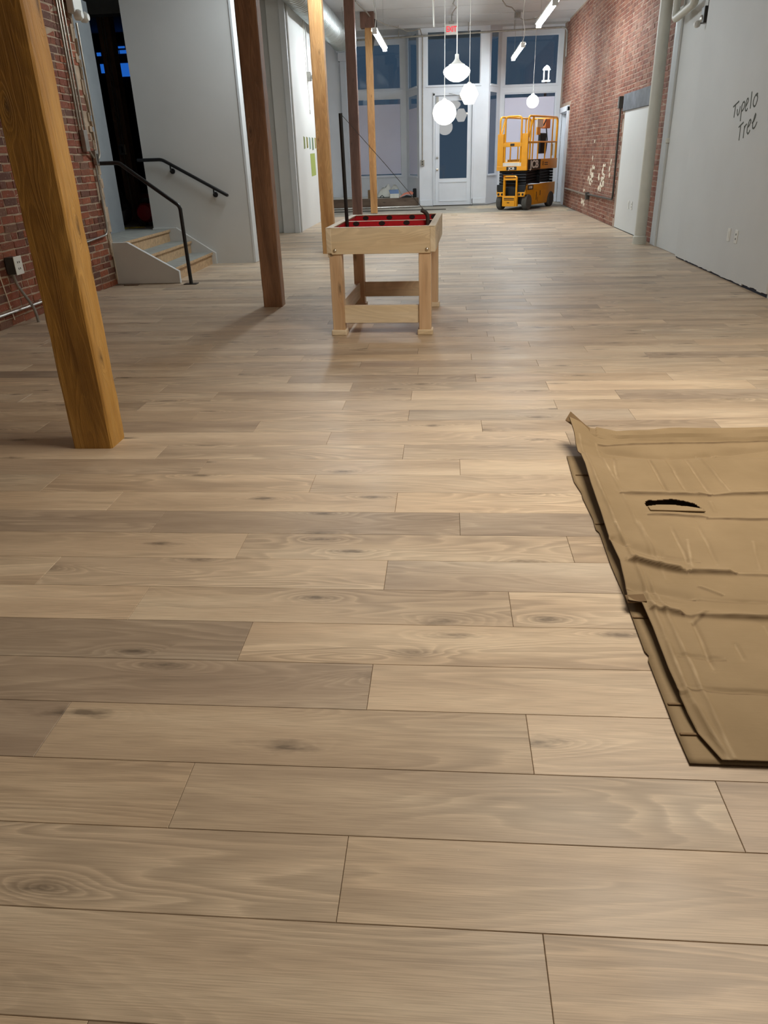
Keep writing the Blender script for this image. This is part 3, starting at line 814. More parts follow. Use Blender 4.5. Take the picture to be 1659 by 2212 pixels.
# door
dj = struct(MB().box(-.34, -.29, YD-.03, YD+.1, 0, 2.64).box(.66, .71, YD-.03, YD+.1, 0, 2.64).box(-.34, .71, YD-.03, YD+.1, 2.58, 2.66).build('door_1', 'shop_white', bevel=.006))
b = MB()
panel_wall(b, (-.285, YD+.02), (.655, YD+.02), 2.57, [(.11, .825, .66, 2.46)], .045, 0.012)
dl = b.build('door_leaf', 'shop_white', dj)
MB().box(-.17, .54, YD+.035, YD+.042, .66, 2.46).build('door_pane', 'glass', dl)
MB().box(-.19, .56, YD+.008, YD+.02, .56, .60).box(-.19, .56, YD+.008, YD+.02, .10, .13).box(-.19, -.165, YD+.008, YD+.02, .13, .56).box(.535, .56, YD+.008, YD+.02, .13, .56).build('panel_moulding', 'shop_white', dl, bevel=.004)
MB().lathe([(0, -.06), (.026, -.055), (.03, -.04), (.012, -.03), (.012, 0), (.03, .005)], 16, (-.235, YD+.01, .88), axis='y').build('door_knob', 'brass', dl, smooth=True)
MB().lathe([(0, -.02), (.024, -.018), (.028, .0)], 16, (-.235, YD+.012, 1.16), axis='y').build('deadbolt', 'steel', dl, smooth=True)
MB().box(-.26, -.20, YD-.015, YD+.01, 2.42, 2.56).build('latch_box', 'steel', dj, bevel=.004)
dc = MB().box(.33, .60, YD-.05, YD+.0, 2.50, 2.56).build('door_closer', 'steel', dj, bevel=.006)
MB().tube([(.34, YD-.03, 2.56), (.14, YD-.10, 2.60), (.05, YD-.01, 2.62)], .007, 6).build('closer_arm', 'steel', dj)
boxo('threshold', 'darkbox', -.34, .71, YD-.06, YD+.1, -.012, .012, dj)
# right-hand doorway in the brick wall
dj = struct(MB().box(XR-.05, XR+.02, 20.50, 20.60, 0, 2.20).box(XR-.05, XR+.02, 21.80, 21.90, 0, 2.20).box(XR-.05, XR+.02, 20.50, 21.90, 2.10, 2.22).build('door_2', 'shop_white', bevel=.006))
MB().box(XR+.10, XR+.14, 20.6, 21.8, 0, 2.1).build('door_leaf', 'shop_gray', dj)
MB().box(XR+.01, XR+.15, 20.6, 20.62, 0, 2.1).box(XR+.01, XR+.15, 21.78, 21.8, 0, 2.1).box(XR+.01, XR+.15, 20.6, 21.8, 2.08, 2.1).build('door_jamb', 'shop_white', dj)
# outside backdrop: dark pavement
struct(MB().box(-12, 12, 24.0, 40, -.2, -.15).build('floor_outside', 'dark_wall'))

ol = thing('street_lantern', 'lit street lantern outside, seen through the right transom window', 'street lamp', (2.99, 26.0, -.15))
MB().tube([(0, 0, 0), (0, 0, 3.27)], .04, 10).build('lantern_pole', 'black', ol, smooth=True)
MB().box(-.12, .12, -.05, .05, 3.27, 3.31).build('base_ring', 'globe', ol)
for x in (-.085, .055): MB().box(x, x+.03, -.02, .02, 3.31, 3.58).build('glowing_bar', 'globe', ol)
MB().prism([(-.11, 3.58), (.11, 3.58), (.07, 3.65), (.0, 3.70), (-.07, 3.65)], 'y', -.05, .05).build('glowing_cap', 'tube', ol)
# display platform in the left bay
pf = thing('display_platform', 'low brown wooden platform filling the left window bay', 'platform', (-2.1, 21.62, 0))
MB().box(-1.49, 1.38, 0, .035, 0, .21).build('front_board', 'plat_wood', pf, bevel=.004)
MB().prism([(-1.49, .035), (1.38, .035), (1.02, 1.26), (-1.49, 1.26)], 'z', .18, .205).build('deck', 'foam', pf)
# items on it
o = MB()
bm_ = bmesh.new(); bmesh.ops.create_grid(bm_, x_segments=24, y_segments=10, size=1)
for v in bm_.verts:
    n = noise.noise(Vector((v.co.x*3, v.co.y*3, 2)))
    v.co = Vector((v.co.x*.36, v.co.y*.18, .02+.24*max(0, 1-abs(v.co.x)**3)*max(0, 1-abs(v.co.y)**2)*(1+.8*n)))
me = bpy.data.meshes.new('plastic_sheeting'); bm_.to_mesh(me); bm_.free(); me.materials.append(M['foam'])
for p in me.polygons: p.use_smooth = True
o = bpy.data.objects.new('plastic_sheeting', me); COL.objects.link(o); o.location = (-1.56, 22.22, .205)
tag(o, 'crumpled white plastic sheeting heaped on the platform', 'sheeting')
o = thing('carton', 'small blue-topped carton on the platform beside the white sheeting', 'box', (-1.40, 21.80, .205), .1)
MB().box(-.12, .12, -.09, .09, 0, .11).build('carton_body', 'foam', o, bevel=.004)
MB().prism([(-.12, .11), (-.15, .2), (.11, .21), (.12, .11)], 'y', -.085, .085).build('carton_flap', 'bluebox', o)
o = thing('paper_stack', 'salmon pink folded sheet over black packaging on the platform', 'packaging', (-1.05, 21.80, .207))
MB().prism([(-.22, .0), (-.02, .09), (.15, .07), (.17, .12), (.10, .16), (-.10, .11)], 'y', -.1, .1).build('pink_sheet', 'salmon', o)
MB().prism([(-.17, -.0), (-.02, .06), (.12, .03), (.12, 0)], 'y', -.12, .08).build('black_tray', 'black_soft', o)
tag(boxo('carton', 'card_dark', -2.12, -1.93, 21.75, 21.9, .206, .42, bevel=.004), 'brown carton on the platform between the dark and slim posts', 'box')
tag(MB().tube([(-1.80, 21.8, .225), (-1.74, 21.85, .28), (-1.68, 21.8, .225)], .012, 6).build('black_strap', 'black_soft', smooth=True), 'bent black strap lying on the platform by the slim post', 'strap')
tag(MB().box(-.06, .06, -.05, .05, 0, .22).build('spray_can', 'black_soft', loc=(-.84, 21.9, .206), bevel=.02), 'dark bottle at the right end of the platform', 'bottle')
# rods on the far concrete
tag(MB().tube([(-3.0, 20.95, .012), (-.60, 21.2, .012)], .022, 8).build('floor_rod', 'steel', smooth=True), 'long bright metal rod lying before the platform', 'rod')
tag(MB().box(-1.5, 1.5, -.03, .03, 0, .02).build('metal_track', 'darkbox', loc=(-1.5, 20.0, -.012), rotz=.02), 'dark flat metal track lying on the concrete', 'track')
# sawdust on concrete
b = MB(); rs = random.Random(5)
for (cx, cy, rx, ry) in ((1.6, 18.3, 1.3, .5), (2.6, 19.4, .35, .9), (-.2, 18.5, 1.5, .25), (1.0, 20.6, .5, .6)):
    n = 26
    b.add([(cx, cy, -.003)]+[(cx+rx*cos(2*pi*i/n)*rs.uniform(.75, 1.1), cy+ry*sin(2*pi*i/n)*rs.uniform(.75, 1.1), -.0105) for i in range(n)], [(0, 1+i, 1+(i+1) % n) for i in range(n)])
tag(b.build('sawdust', 'dust'), 'pale sawdust spread over the concrete by the scissor lift', 'sawdust', kind='stuff')
tag(boxo('floor_scrap', 'dust', .12, .26, 17.9, 17.96, 0, .006), 'small wood chip at the edge of the plank floor', 'scrap')
# long bag/plastic roll behind the game table
o = thing('plastic_wrap', 'torn clear plastic wrap lying behind the game table', 'wrap', (-1.05, 17.0, 0))
bm_ = bmesh.new(); bmesh.ops.create_grid(bm_, x_segments=26, y_segments=6, size=1)
for v in bm_.verts:
    n = noise.noise(Vector((v.co.x*5, v.co.y*3, 5)))
    v.co = Vector((v.co.x*.62+.2, v.co.y*.12, .012+.05*max(0, 1-v.co.y**2)*(1+n)+(.12*max(0, -v.co.x-.6))))
me = bpy.data.meshes.new('film'); bm_.to_mesh(me); bm_.free(); me.materials.append(M['foam'])
q = bpy.data.objects.new('film', me); COL.objects.link(q); q.parent = o

# ---------------------------------------------------------------- game table
tb = thing('game_table', 'pine game table with red lined wells standing on the plank floor', 'table', (-.477, 5.70, 0), -.035)
W2 = .403; LD = 1.28; ZT = .78; ZB = .60
MB().box(-W2+.035, W2-.035, 0, .038, ZB, ZT).build('end_rail', 'pine_x', tb, bevel=.003)
MB().box(-W2+.035, W2-.035, LD-.038, LD, ZB, ZT).build('end_rail', 'pine_x', tb, bevel=.003)
MB().box(-W2, -W2+.038, -.003, LD+.003, ZB+.008, ZT).build('side_rail', 'pine_y', tb, bevel=.003)
MB().box(W2-.038, W2, -.003, LD+.003, ZB+.008, ZT).build('side_rail', 'pine_y', tb, bevel=.003)
MB().box(-W2+.01, W2-.01, .0, .05, ZT, ZT+.006).box(-W2+.01, W2-.01, LD-.05, LD, ZT, ZT+.006).box(-W2, -W2+.05, .0, LD, ZT, ZT+.007).box(W2-.05, W2, .0, LD, ZT, ZT+.007).build('top_trim', 'pine_y', tb, bevel=.002)
MB().box(-W2+.038, W2-.038, .66, .70, ZB+.05, ZT-.002).build('divider_rail', 'pine_x', tb, bevel=.003)
MB().box(-W2+.038, W2-.038, .038, LD-.038, ZB+.03, ZB+.05).build('bed', 'red_felt', tb)
ln = MB().box(-W2+.04, W2-.04, .652, .659, ZB+.05, ZT-.004).box(-W2+.04, W2-.04, LD-.046, LD-.039, ZB+.05, ZT-.004).box(-W2+.039, -W2+.046, .04, LD-.04, ZB+.05, ZT-.01).box(W2-.046, W2-.039, .04, LD-.04, ZB+.05, ZT-.01).box(-W2+.04, W2-.04, .039, .046, ZB+.05, ZT-.01).build('red_liner', 'red_felt', tb)
b = MB()
rs = random.Random(4)
for (yy, zc) in ((.650, ZT-.02), (LD-.048, ZT-.02)):
    for i, xx in enumerate((-.27, -.18, -.06, .045, .14, .25, .33)):
        zz = zc-(.0 if i % 2 == 0 else .045)
        b.prism([(xx+.026*cos(2*pi*t/16), zz+.018*sin(2*pi*t/16)) for t in range(16)], 'y', yy-.0005, yy+.0015)
        b.box(xx-.004, xx+.004, yy-.001, yy, zz-.012, zz-.004)
for i in range(10):
    xx, yy = rs.uniform(-.3, .3), rs.uniform(.1, 1.15)
    b.prism([(xx+.026*cos(2*pi*t/16), yy+.026*sin(2*pi*t/16)) for t in range(16)], 'z', ZB+.05, ZB+.051)
pm = b.build('printed_motif', 'black_spot', ln, kind='stuff')
for (x, y) in ((-W2+.014, .012), (W2-.124, .012), (-W2+.014, LD-.11), (W2-.124, LD-.11)):
    lg = MB().box(x, x+.092, y, y+.092, .0, ZB+.02).build('leg', 'pine_z', tb, bevel=.004)
    MB().box(x-.013, x+.105, y-.013, y+.105, .0, .042).build('foot_block', 'pine_x', lg, bevel=.008)
MB().box(-W2+.106, W2-.124, .03, .068, .09, .222).build('stretcher', 'pine_x', tb, bevel=.003)
MB().box(-W2+.106, W2-.124, LD-.07, LD-.03, .09, .222).build('stretcher', 'pine_x', tb, bevel=.003)
MB().box(-W2+.03, -W2+.068, .106, LD-.11, .09, .222).build('stretcher', 'pine_y', tb, bevel=.003)
for x in (-.34, .342):
    MB().lathe([(0, -.012), (.008, -.010), (.0135, -.004), (.0135, 0)], 14, (x, -.001, .628), axis='y').build('bolt_head', 'brass', tb, smooth=True)
MB().box(-W2+.006, -W2+.05, .012, .08, ZB-.02, ZB+.008).build('corner_block', 'pine_y', tb, bevel=.004)
# pole, wire and elbow standing in the table
pole = tag(MB().tube([(0, 0, 0), (-.012, 0, .845)], .0145, 12).build('black_pole', 'black', smooth=True, loc=(-.79, 6.30, .705)), 'thin black pole standing upright in the left side of the game table', 'pole')
el = MB().tube(bend([(0, 0, -.1), (0, 0, .05), (-.05, -.02, .075)], .04), .016, 12).build('rubber_elbow', 'darkbox', smooth=True, loc=(-.142, 6.30, .78))
tag(el, 'bent dark gray rubber elbow at the right side of the game table', 'elbow')
tag(MB().tube([(-.802, 6.30, 1.548), (-.47, 6.3, 1.19), (-.168, 6.29, .85)], .0022, 5).build('guy_wire', 'darkbox', smooth=True), 'thin wire slanting from the black pole down to the rubber elbow', 'wire')

# ---------------------------------------------------------------- cardboard
def sheet(name, bound, zf, mat, nx, ny, th, xr, holes=None, crease_shade=None):
    """bound: list of (x,y) of the left edge from far to near"""
    ysn = [p[1] for p in bound]; y0, y1 = bound[-1][1], bound[0][1]
    def xl_(y):
        for i in range(len(bound)-1):
            if bound[i+1][1] <= y <= bound[i][1]:
                t = (y-bound[i+1][1])/max(1e-6, bound[i][1]-bound[i+1][1])
                return bound[i+1][0]*(1-t)+bound[i][0]*t
        return bound[0][0]
    V = []; Fc = []
    for j in range(ny+1):
        y = y0+(y1-y0)*j/ny
        a = xl_(y)
        for i in range(nx+1):
            x = a+(xr-a)*i/nx
            V.append((x, y, zf(x, y, (x-a))))
    gone = set()
    for j in range(ny):
        for i in range(nx):
            q = j*(nx+1)+i
            cx = (V[q][0]+V[q+nx+2][0])/2; cy = (V[q][1]+V[q+nx+2][1])/2
            if holes and holes(cx, cy): continue
            Fc.append((q, q+1, q+nx+2, q+nx+1))
    me = bpy.data.meshes.new(name); me.from_pydata(V, [], Fc)
    at = me.color_attributes.new('crease_shade', 'FLOAT_COLOR', 'POINT')
    at.data.foreach_set('color', [q for v in V for w in ((crease_shade(v[0], v[1]) if crease_shade else .5),) for q in (w, w, w, 1.0)])
    me.materials.append(M[mat]); me.materials.append(M['card_edge'])
    o = bpy.data.objects.new(name, me); COL.objects.link(o)
    for p in me.polygons: p.use_smooth = True
    s = o.modifiers.new('thick', 'SOLIDIFY'); s.thickness = th; s.offset = -1; s.material_offset_rim = 1
    return o
LOW = [(.552, 3.156), (.545, 3.0), (.540, 2.863), (.552, 2.75), (.549, 2.70), (.556, 2.516), (.551, 2.43), (.560, 2.404), (.554, 2.171), (.557, 1.972), (.552, 1.70), (.562, 1.69), (.552, 1.66), (.551, 1.49), (.550, 1.385), (.553, 1.284)]
lowz = lambda x, y, d: .006+.0012*noise.noise(Vector((x*3, y*4, 0)))
cs = thing('cardboard_lower_sheet', 'flat brown cardboard lying directly on the planks under the creased sheet', 'cardboard', (0, 0, 0))
ls = sheet('sheet', LOW, lambda x, y, d: max(.0055, lowz(x, y, d)), 'card', 60, 90, .0045, 1.8); ls.parent = cs
for yy in (1.86, 1.48, 1.375, 2.47, 2.93):
    MB().box(.556, .70, yy-.004, yy+.004, .0055, .0105).build('seam_ridge', 'card_dark', cs, bevel=.002)
CR = [[(.69,3.14),(.97,3.05),-.009], [(.97,3.05),(1.17,3.10),-.009], [(1.17,3.10),(1.8,3.22),-.009], [(.70,3.19),(1.8,3.25),.004], [(.682,2.664),(1.012,2.65),.006], [(1.012,2.65),(1.8,2.72),.006], [(.745,2.488),(.953,2.472),.004], [(.951,2.464),(1.8,2.44),.004],
 [(.573,2.302),(.614,2.246),-.006], [(.614,2.246),(.718,2.177),-.006], [(.718,2.177),(.83,2.15),-.003], [(.60,2.14),(.767,2.076),.011], [(.769,2.082),(.917,2.08),.007], [(.917,2.08),(1.4,2.05),.003],
 [(.56,1.973),(.751,1.926),-.005], [(.751,1.926),(1.8,1.89),-.003], [(.601,1.861),(.693,1.84),.006], [(.693,1.84),(1.8,1.82),.007],
 [(.621,1.648),(.744,1.642),-.003], [(.614,1.52),(1.3,1.49),-.004], [(.681,3.181),(.691,2.664),.003], [(.691,2.664),(.694,2.04),.002],
 [(.608,3.199),(.613,2.41),.004], [(.613,2.41),(.622,2.126),.004], [(.622,2.126),(.609,1.717),.004], [(.609,1.717),(.610,1.467),.004], [(.61,1.467),(.637,1.287),.004],
 [(.64,2.1),(.65,1.3),.003], [(.877,3.04),(.866,2.666),-.004], [(.955,3.04),(.944,2.667),-.005], [(1.03,3.05),(1.02,2.66),-.003], [(.699,2.43),(.71,2.158),.003], [(.711,1.833),(.70,1.597),-.004],
 [(.791,1.712),(.79,1.64),-.003], [(.802,2.395),(.79,2.13),-.003], [(.90,2.42),(.88,2.13),-.0025], [(.74,3.1),(.70,2.8),-.003], [(1.1,3.1),(1.1,2.68),.003], [(.83,2.3),(.79,2.09),.002], [(1.0,2.6),(.99,2.5),.003],
 [(.78,2.0),(.84,1.95),.002], [(.70,1.80),(.76,1.86),.002], [(.9,1.8),(.92,1.5),-.002], [(1.05,2.3),(1.0,2.1),.002], [(.95,1.5),(.93,1.3),.0025]]
def upz(x, y, d):
    base = .019+.026*max(0, min(1, (y-1.3)/1.6))
    base += .008*max(0, 1-d/.13)*(1 if y > 1.45 else (y-1.28)/.17)
    base += .03*max(0, 1-d/.10)*max(0, min(1, (y-2.35)/.9))          # raised far-left lip
    base += .085*max(0, 1-math.hypot(x-.575, (y-3.36)*1.2)/.26)       # the curled corner tip
    base -= .008*max(0, 1-d/.03)*(1 if y < 1.5 else 0)                # near edge drops down
    if y > 3.02:
        t = (y-3.02)/.25; base += -.018*max(0, 1-abs(t-.25)*3)
    base += .006*noise.noise(Vector((x*2.2, y*2.2, 1)))+.0025*noise.noise(Vector((x*9, y*9, 4)))
    for (a, b_, h) in CR:
        ax, ay = a; bx, by = b_; dx, dy = bx-ax, by-ay; l2 = dx*dx+dy*dy
        t0 = ((x-ax)*dx+(y-ay)*dy)/l2
        if t0 < -.05 or t0 > 1.05: continue
        t = max(0, min(1, t0)); ln_ = math.sqrt(l2)
        sd = ((x-ax)*dy-(y-ay)*dx)/ln_+.0035*noise.noise(Vector((x*14, y*14, h*900)))
        en = min(1, 6*min(t, 1-t)+.25)
        if abs(sd) < .06:
            if abs(h) > .0045:      # buckled step: steep on one side, long run-out on the other
                k_ = math.exp(-(sd/.010)**2) if sd > 0 else math.exp(-(sd/.030)**2)
                base += 2.1*h*k_*en
            else:
                base += 1.7*h*math.exp(-(sd/.007)**2)*en
    return max(base, .0165)
def upshade(x, y):  # crease highlights and shade put into the vertex colour
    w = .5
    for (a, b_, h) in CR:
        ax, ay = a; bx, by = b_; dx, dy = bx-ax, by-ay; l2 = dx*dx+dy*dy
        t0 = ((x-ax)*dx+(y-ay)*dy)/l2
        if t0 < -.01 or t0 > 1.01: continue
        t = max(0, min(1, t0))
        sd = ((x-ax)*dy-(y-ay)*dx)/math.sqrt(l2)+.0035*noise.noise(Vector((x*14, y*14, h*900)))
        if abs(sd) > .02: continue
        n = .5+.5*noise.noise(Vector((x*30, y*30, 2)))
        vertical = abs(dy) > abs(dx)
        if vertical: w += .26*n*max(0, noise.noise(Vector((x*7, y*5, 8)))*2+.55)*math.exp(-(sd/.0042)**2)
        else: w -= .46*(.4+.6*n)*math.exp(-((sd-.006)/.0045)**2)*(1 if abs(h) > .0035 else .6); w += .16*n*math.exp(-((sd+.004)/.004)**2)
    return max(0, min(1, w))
UP = [(.574, 3.30), (.585, 3.211), (.587, 2.908), (.579, 2.716), (.574, 2.466), (.569, 2.285), (.573, 2.14), (.560, 1.995), (.552, 1.925), (.549, 1.907), (.586, 1.896), (.588, 1.771), (.584, 1.593), (.589, 1.432), (.595, 1.369), (.622, 1.287)]
HOLE = [(.757,2.576),(.760,2.595),(.774,2.609),(.80,2.606),(.862,2.619),(.90,2.605),(.937,2.582),(.959,2.518),(.935,2.545),(.90,2.552),(.862,2.566),(.797,2.566),(.756,2.552)]
def inhole(x, y):
    c = False; n = len(HOLE)
    for i in range(n):
        x1, y1 = HOLE[i]; x2, y2 = HOLE[(i+1) % n]
        if (y1 > y) != (y2 > y) and x < (x2-x1)*(y-y1)/(y2-y1)+x1: c = not c
    return c
cu = thing('cardboard_creased_sheet', 'large creased brown cardboard with a torn handle hole, lying on top', 'cardboard', (0, 0, 0))
us = sheet('sheet', UP, upz, 'card', 260, 420, .004, 1.8, inhole, upshade); us.parent = cu
# folded-up far flap
V = []; Fc = []; nx = 90
for i in range(nx+1):
    x = .64+1.16*i/nx; t = i/nx
    yb = 3.275 if x < .70 else (3.285+.02*sin(x*9))
    hh = (.006 if x < .66 else .034+.010*sin(x*6+1)+.06*max(0, (x-1.25)))
    for k in range(5):
        s = k/4
        V.append((x, 3.24+s*.07+.008*noise.noise(Vector((x*6, s*3, 0)))-(.03 if x < .7 else 0)*s, upz(x, 3.25, .2)-.004+hh*math.sin(s*1.5)+.004*noise.noise(Vector((x*8, s*4, 3)))))
for i in range(nx):
    for k in range(4):
        q = i*5+k; Fc.append((q, q+5, q+6, q+1))
me = bpy.data.meshes.new('far_flap'); me.from_pydata(V, [], Fc); me.materials.append(M['card']); me.materials.append(M['card_edge'])
o = bpy.data.objects.new('far_flap', me); COL.objects.link(o); o.parent = cu
s = o.modifiers.new('thick', 'SOLIDIFY'); s.thickness = .004; s.material_offset_rim = 1
# curled corner strip and hole flap and torn tab
MB().add([(.560, 3.31, .125), (.585, 3.34, .155), (.69, 3.26, .075), (.70, 3.225, .045), (.56, 3.308, .120), (.585, 3.343, .150), (.69, 3.264, .07), (.70, 3.23, .04)],
   [(0,1,2,3), (7,6,5,4), (0,4,5,1), (1,5,6,2), (2,6,7,3), (3,7,4,0)]).build('corner_fold', 'card_dark', cu)
MB().prism([(.76, 2.512), (.955, 2.503), (.95, 2.525), (.90, 2.545), (.80, 2.553), (.758, 2.545)], 'z', upz(.85, 2.53, .3)+.001, upz(.85, 2.53, .3)+.006).build('hole_flap', 'card', cu, bevel=.002)
MB().obox((.546, 1.935, .034), (.05, -.012, .012), (.004, -.03, -.006), (0, 0, .004)).build('torn_tab', 'card_dark', cu)
mt_ = tag(MB().box(-.31, .35, -.13, .15, 0, .006).build('floor_mat', 'mat_gray', loc=(1.60, 3.36, 0), bevel=.002), 'dark gray mat corner sticking out behind the cardboard', 'mat')

# ---------------------------------------------------------------- lights hanging
def tube_fixture(x, ya, yb, z, label, wires=True):
    t = thing('tube_lamp', label, 'lamp', (x, (ya+yb)/2, z), 0, 'suspended tube lamps')
    h = (yb-ya)/2
    MB().prism([(-.05, .06), (.05, .06), (.062, .016), (.056, .016), (.046, .052), (-.046, .052), (-.056, .016), (-.062, .016)], 'y', -h, h).build('housing', 'plastic', t, bevel=.006)
    MB().lathe([(0, -h+.02), (.036, -h+.022), (.038, -h+.05), (.038, h-.05), (.036, h-.022), (0, h-.02)], 14, (0, 0, 0), axis='y').build('tube', 'tube', t, smooth=True)
    MB().box(-.045, .045, -h-.0, -h+.03, -.04, .05).box(-.045, .045, h-.03, h, -.04, .05).build('end_cap', 'plastic', t, bevel=.004)
    MB().tube([(0, -h+.3, .075), (0, -h+.3, CEIL-z)], .003, 5).tube([(0, h-.3, .075), (0, h-.3, CEIL-z)], .003, 5).build('hanger_wire', 'steel', t)
    MB().tube(bend([(.0, -h+.12, .07), (.04, -h+.05, .25), (-.02, -h+.15, .5), (.01, -h+.1, CEIL-z)], .1), .006, 6).build('power_cord', 'plastic', t, smooth=True)
    return t
tube_fixture(1.62, 13.45, 15.7, 3.25, 'suspended tube lamp at the top right, closest to the brick wall top')
tube_fixture(1.59, 18.3, 20.8, 3.25, 'suspended tube lamp before the right transom window')
tube_fixture(-1.29, 15.5, 18.0, 3.25, 'suspended tube lamp beside the slim post, left of the pendants')
tube_fixture(-1.32, 8.6, 11.0, 3.25, 'suspended tube lamp overhead, above the game table')

def pendant(x, y, z, prof, label, r_cord=.004, fitter=None, cat='pendant lamp', ns=36):
    t = thing('pendant_lamp', label, cat, (x, y, z), 0, 'glowing pendant lamps')
    MB().lathe(prof, ns).build('shade', 'globe', t, smooth=True)
    top = prof[-1][1]
    if fitter:
        MB().lathe(fitter, 24).build('fitter', 'plastic', t, smooth=True); top = fitter[-1][1]
    else:
        MB().lathe([(.04, top-.005), (.045, top+.01), (.03, top+.03), (.008, top+.04)], 16).build('fitter', 'plastic', t, smooth=True); top += .04
    MB().tube([(0, 0, top-.005), (0, 0, CEIL-z)], r_cord, 8).build('cord', 'plastic', t, smooth=True)
    MB().lathe([(.0, CEIL-z-.03), (.05, CEIL-z-.028), (.06, CEIL-z-.002)], 16).build('ceiling_canopy', 'plastic', t, smooth=True)
    return t
def sph(r, sq=1.0, n=14, cut=.15):
    return [(max(.001, r*sin(pi*i/n)), -r*sq*cos(pi*i/n)) for i in range(n)] + [(r*cut, r*sq*.985)]
pendant(-.04, 17.0, 2.0, sph(.236, .95), 'large round globe pendant, lowest of the three lamps before the door', .006)
pendant(.45, 17.0, 2.31, [(.001, -.178), (.09, -.176), (.098, -.166), (.182, -.012), (.182, .012), (.098, .166), (.09, .176), (.03, .178)], 'angular lantern-shaped pendant, right of the oval lamp', .005, ns=8)
zo = 2.64
pendant(.19, 16.3, zo, [(.001, -.165), (.06, -.16), (.13, -.135), (.20, -.085), (.245, -.03), (.256, .015), (.24, .055), (.19, .09), (.13, .115)],
        'wide oval onion-shaped pendant with a pale cone fitter, highest of the group', .010,
        fitter=[(.155, .10), (.15, .125), (.10, .15), (.055, .19), (.042, .215), (.036, .22), (.036, .29), (.016, .30)])
pendant(2.12, 21.0, 2.35, sph(.148, .98), 'small globe pendant glowing above the scissor lift', .004)

# ---------------------------------------------------------------- ceiling services
ex = thing('exit_sign', 'white exit sign with red letters under the ceiling near the door', 'sign', (.10, 20.0, 3.70))
MB().box(-.13, .13, -.03, .03, 0, .20).build('sign_body', 'plastic', ex, bevel=.006)
text_mesh('EXIT', .15, .004, 'sign_letters', 'exit_red', ex, (0, -.034, .10), (pi/2, 0, 0), .78, .004)
MB().box(-.06, .06, -.04, .04, .20, .26).build('mount_box', 'steel', ex, bevel=.005)
MB().tube([(0, 0, .26), (0, 0, .40)], .012, 8).build('stem', 'steel', ex)
tag(MB().tube([(.13, 20.0, 4.07), (.11, 19.6, 4.05), (.17, 19.2, 4.07), (.20, 18.8, 4.04), (.12, 18.4, 4.05), (.16, 18.0, 4.07), (.24, 17.2, 4.06)], .012, 8).build('flexible_conduit', 'conduit', smooth=True), 'wavy flexible conduit on the ceiling leading to the exit sign', 'conduit')
tag(MB().tube([(-1.62, 19.3, 3.98), (-1.40, 19.8, 3.93), (-1.15, 20.5, 3.95), (-.98, 20.9, 3.93), (-.85, 21.2, 3.96), (-.66, 21.40, 4.02), (-.60, 21.43, 3.85), (-.60, 21.44, 3.2), (-.62, 21.44, 1.12)], .012, 8).build('flexible_conduit', 'conduit', smooth=True), 'sagging conduit from the slim post to the pillar left of the door', 'conduit')
ob = thing('outlet_box', 'metal outlet box on the pillar left of the entrance door', 'outlet', (-.62, 21.455, 1.05))
MB().box(-.05, .05, -.05, 0, -.07, .07).build('box_body', 'steel', ob, bevel=.004)
MB().box(-.02, .02, -.053, -.049, .01, .045).box(-.02, .02, -.053, -.049, -.045, -.01).build('socket', 'darkbox', ob)
tag(MB().tube([(-1.68, 19.25, 4.0), (-1.72, 18.8, 4.03), (-1.80, 18.3, 4.06), (-1.85, 17.8, 4.08)], .014, 8).build('flexible_conduit', 'conduit', smooth=True), 'short dark conduit running into the capital of the slim post', 'conduit')
jb = thing('junction_box', 'metal ceiling junction box with conduits over the right tube lamps', 'electrical box', (1.58, 20.0, 3.975))
MB().box(-.07, .07, -.05, .05, -.02, .10).build('box_body', 'steel', jb, bevel=.005)
MB().tube([(0, 0, .05), (-.08, -.5, .03), (-.20, -.9, .06), (-.34, -1.2, .05), (-.45, -1.7, .07)], .012, 8).build('conduit_pipe', 'conduit', jb, smooth=True)
MB().tube([(.02, .04, -.0), (.2, .3, -.02), (.42, .35, .0), (.55, .25, .04)], .008, 6).build('side_cable', 'conduit', jb, smooth=True)
tag(MB().tube([(-.28, 17.6, CEIL-.0), (-.26, 17.6, 3.55)], .018, 10).build('pipe_stub', 'plastic', smooth=True), 'short white pipe hanging from the ceiling left of the exit sign', 'pipe')
hp = thing('ceiling_pipe', 'long horizontal metal pipe hung before the transom windows, bent down the brick wall', 'pipe', (0, 21.2, 3.90))
MB().tube(bend([(-2.6, .2, -.06), (2.88, 0, .0), (2.88, -.05, -.62)], .14, 8), .022, 12).build('pipe_run', 'steel', hp, smooth=True)
for x in (-1.18, .52, 1.62):
    MB().tube([(x, .06, -.03), (x, .06, .195)], .010, 8).build('hanger_rod', 'steel', hp, smooth=True)
# ceiling cracks/boards as thin battens
b = MB()
for y in (19.0, 20.2, 21.3): b.box(-3.5, 2.9, y, y+.02, CEIL-.006, CEIL+.01)
struct(b.build('trim_1', 'ceiling'))
struct(MB().box(-3.5, 2.95, 21.35, 21.46, CEIL-.06, CEIL).build('trim_2', 'ceiling'))
# spiral duct
dt = thing('spiral_duct', 'large silver spiral duct running along the ceiling at left', 'duct', (-2.45, 8.0, 3.70))
prof = []; yy = 0; 
while yy < 11.9:
    prof += [(.235, yy), (.235, yy+.10), (.243, yy+.108), (.243, yy+.116), (.235, yy+.124)]; yy += .13
MB().lathe(prof, 32, axis='y').build('duct_run', 'duct', dt, smooth=True)
MB().lathe([(.25, 11.9), (.25, 12.0), (.14, 12.15), (.14, 12.25)], 28, axis='y').build('duct_end', 'duct', dt, smooth=True)
for y in (3.5, 7.2, 10.5):
    MB().tube([(.24, y, 0), (.24, y, .40)], .006, 6).tube([(-.24, y, 0), (-.24, y, .40)], .006, 6).build('hanger_rod', 'steel', dt)
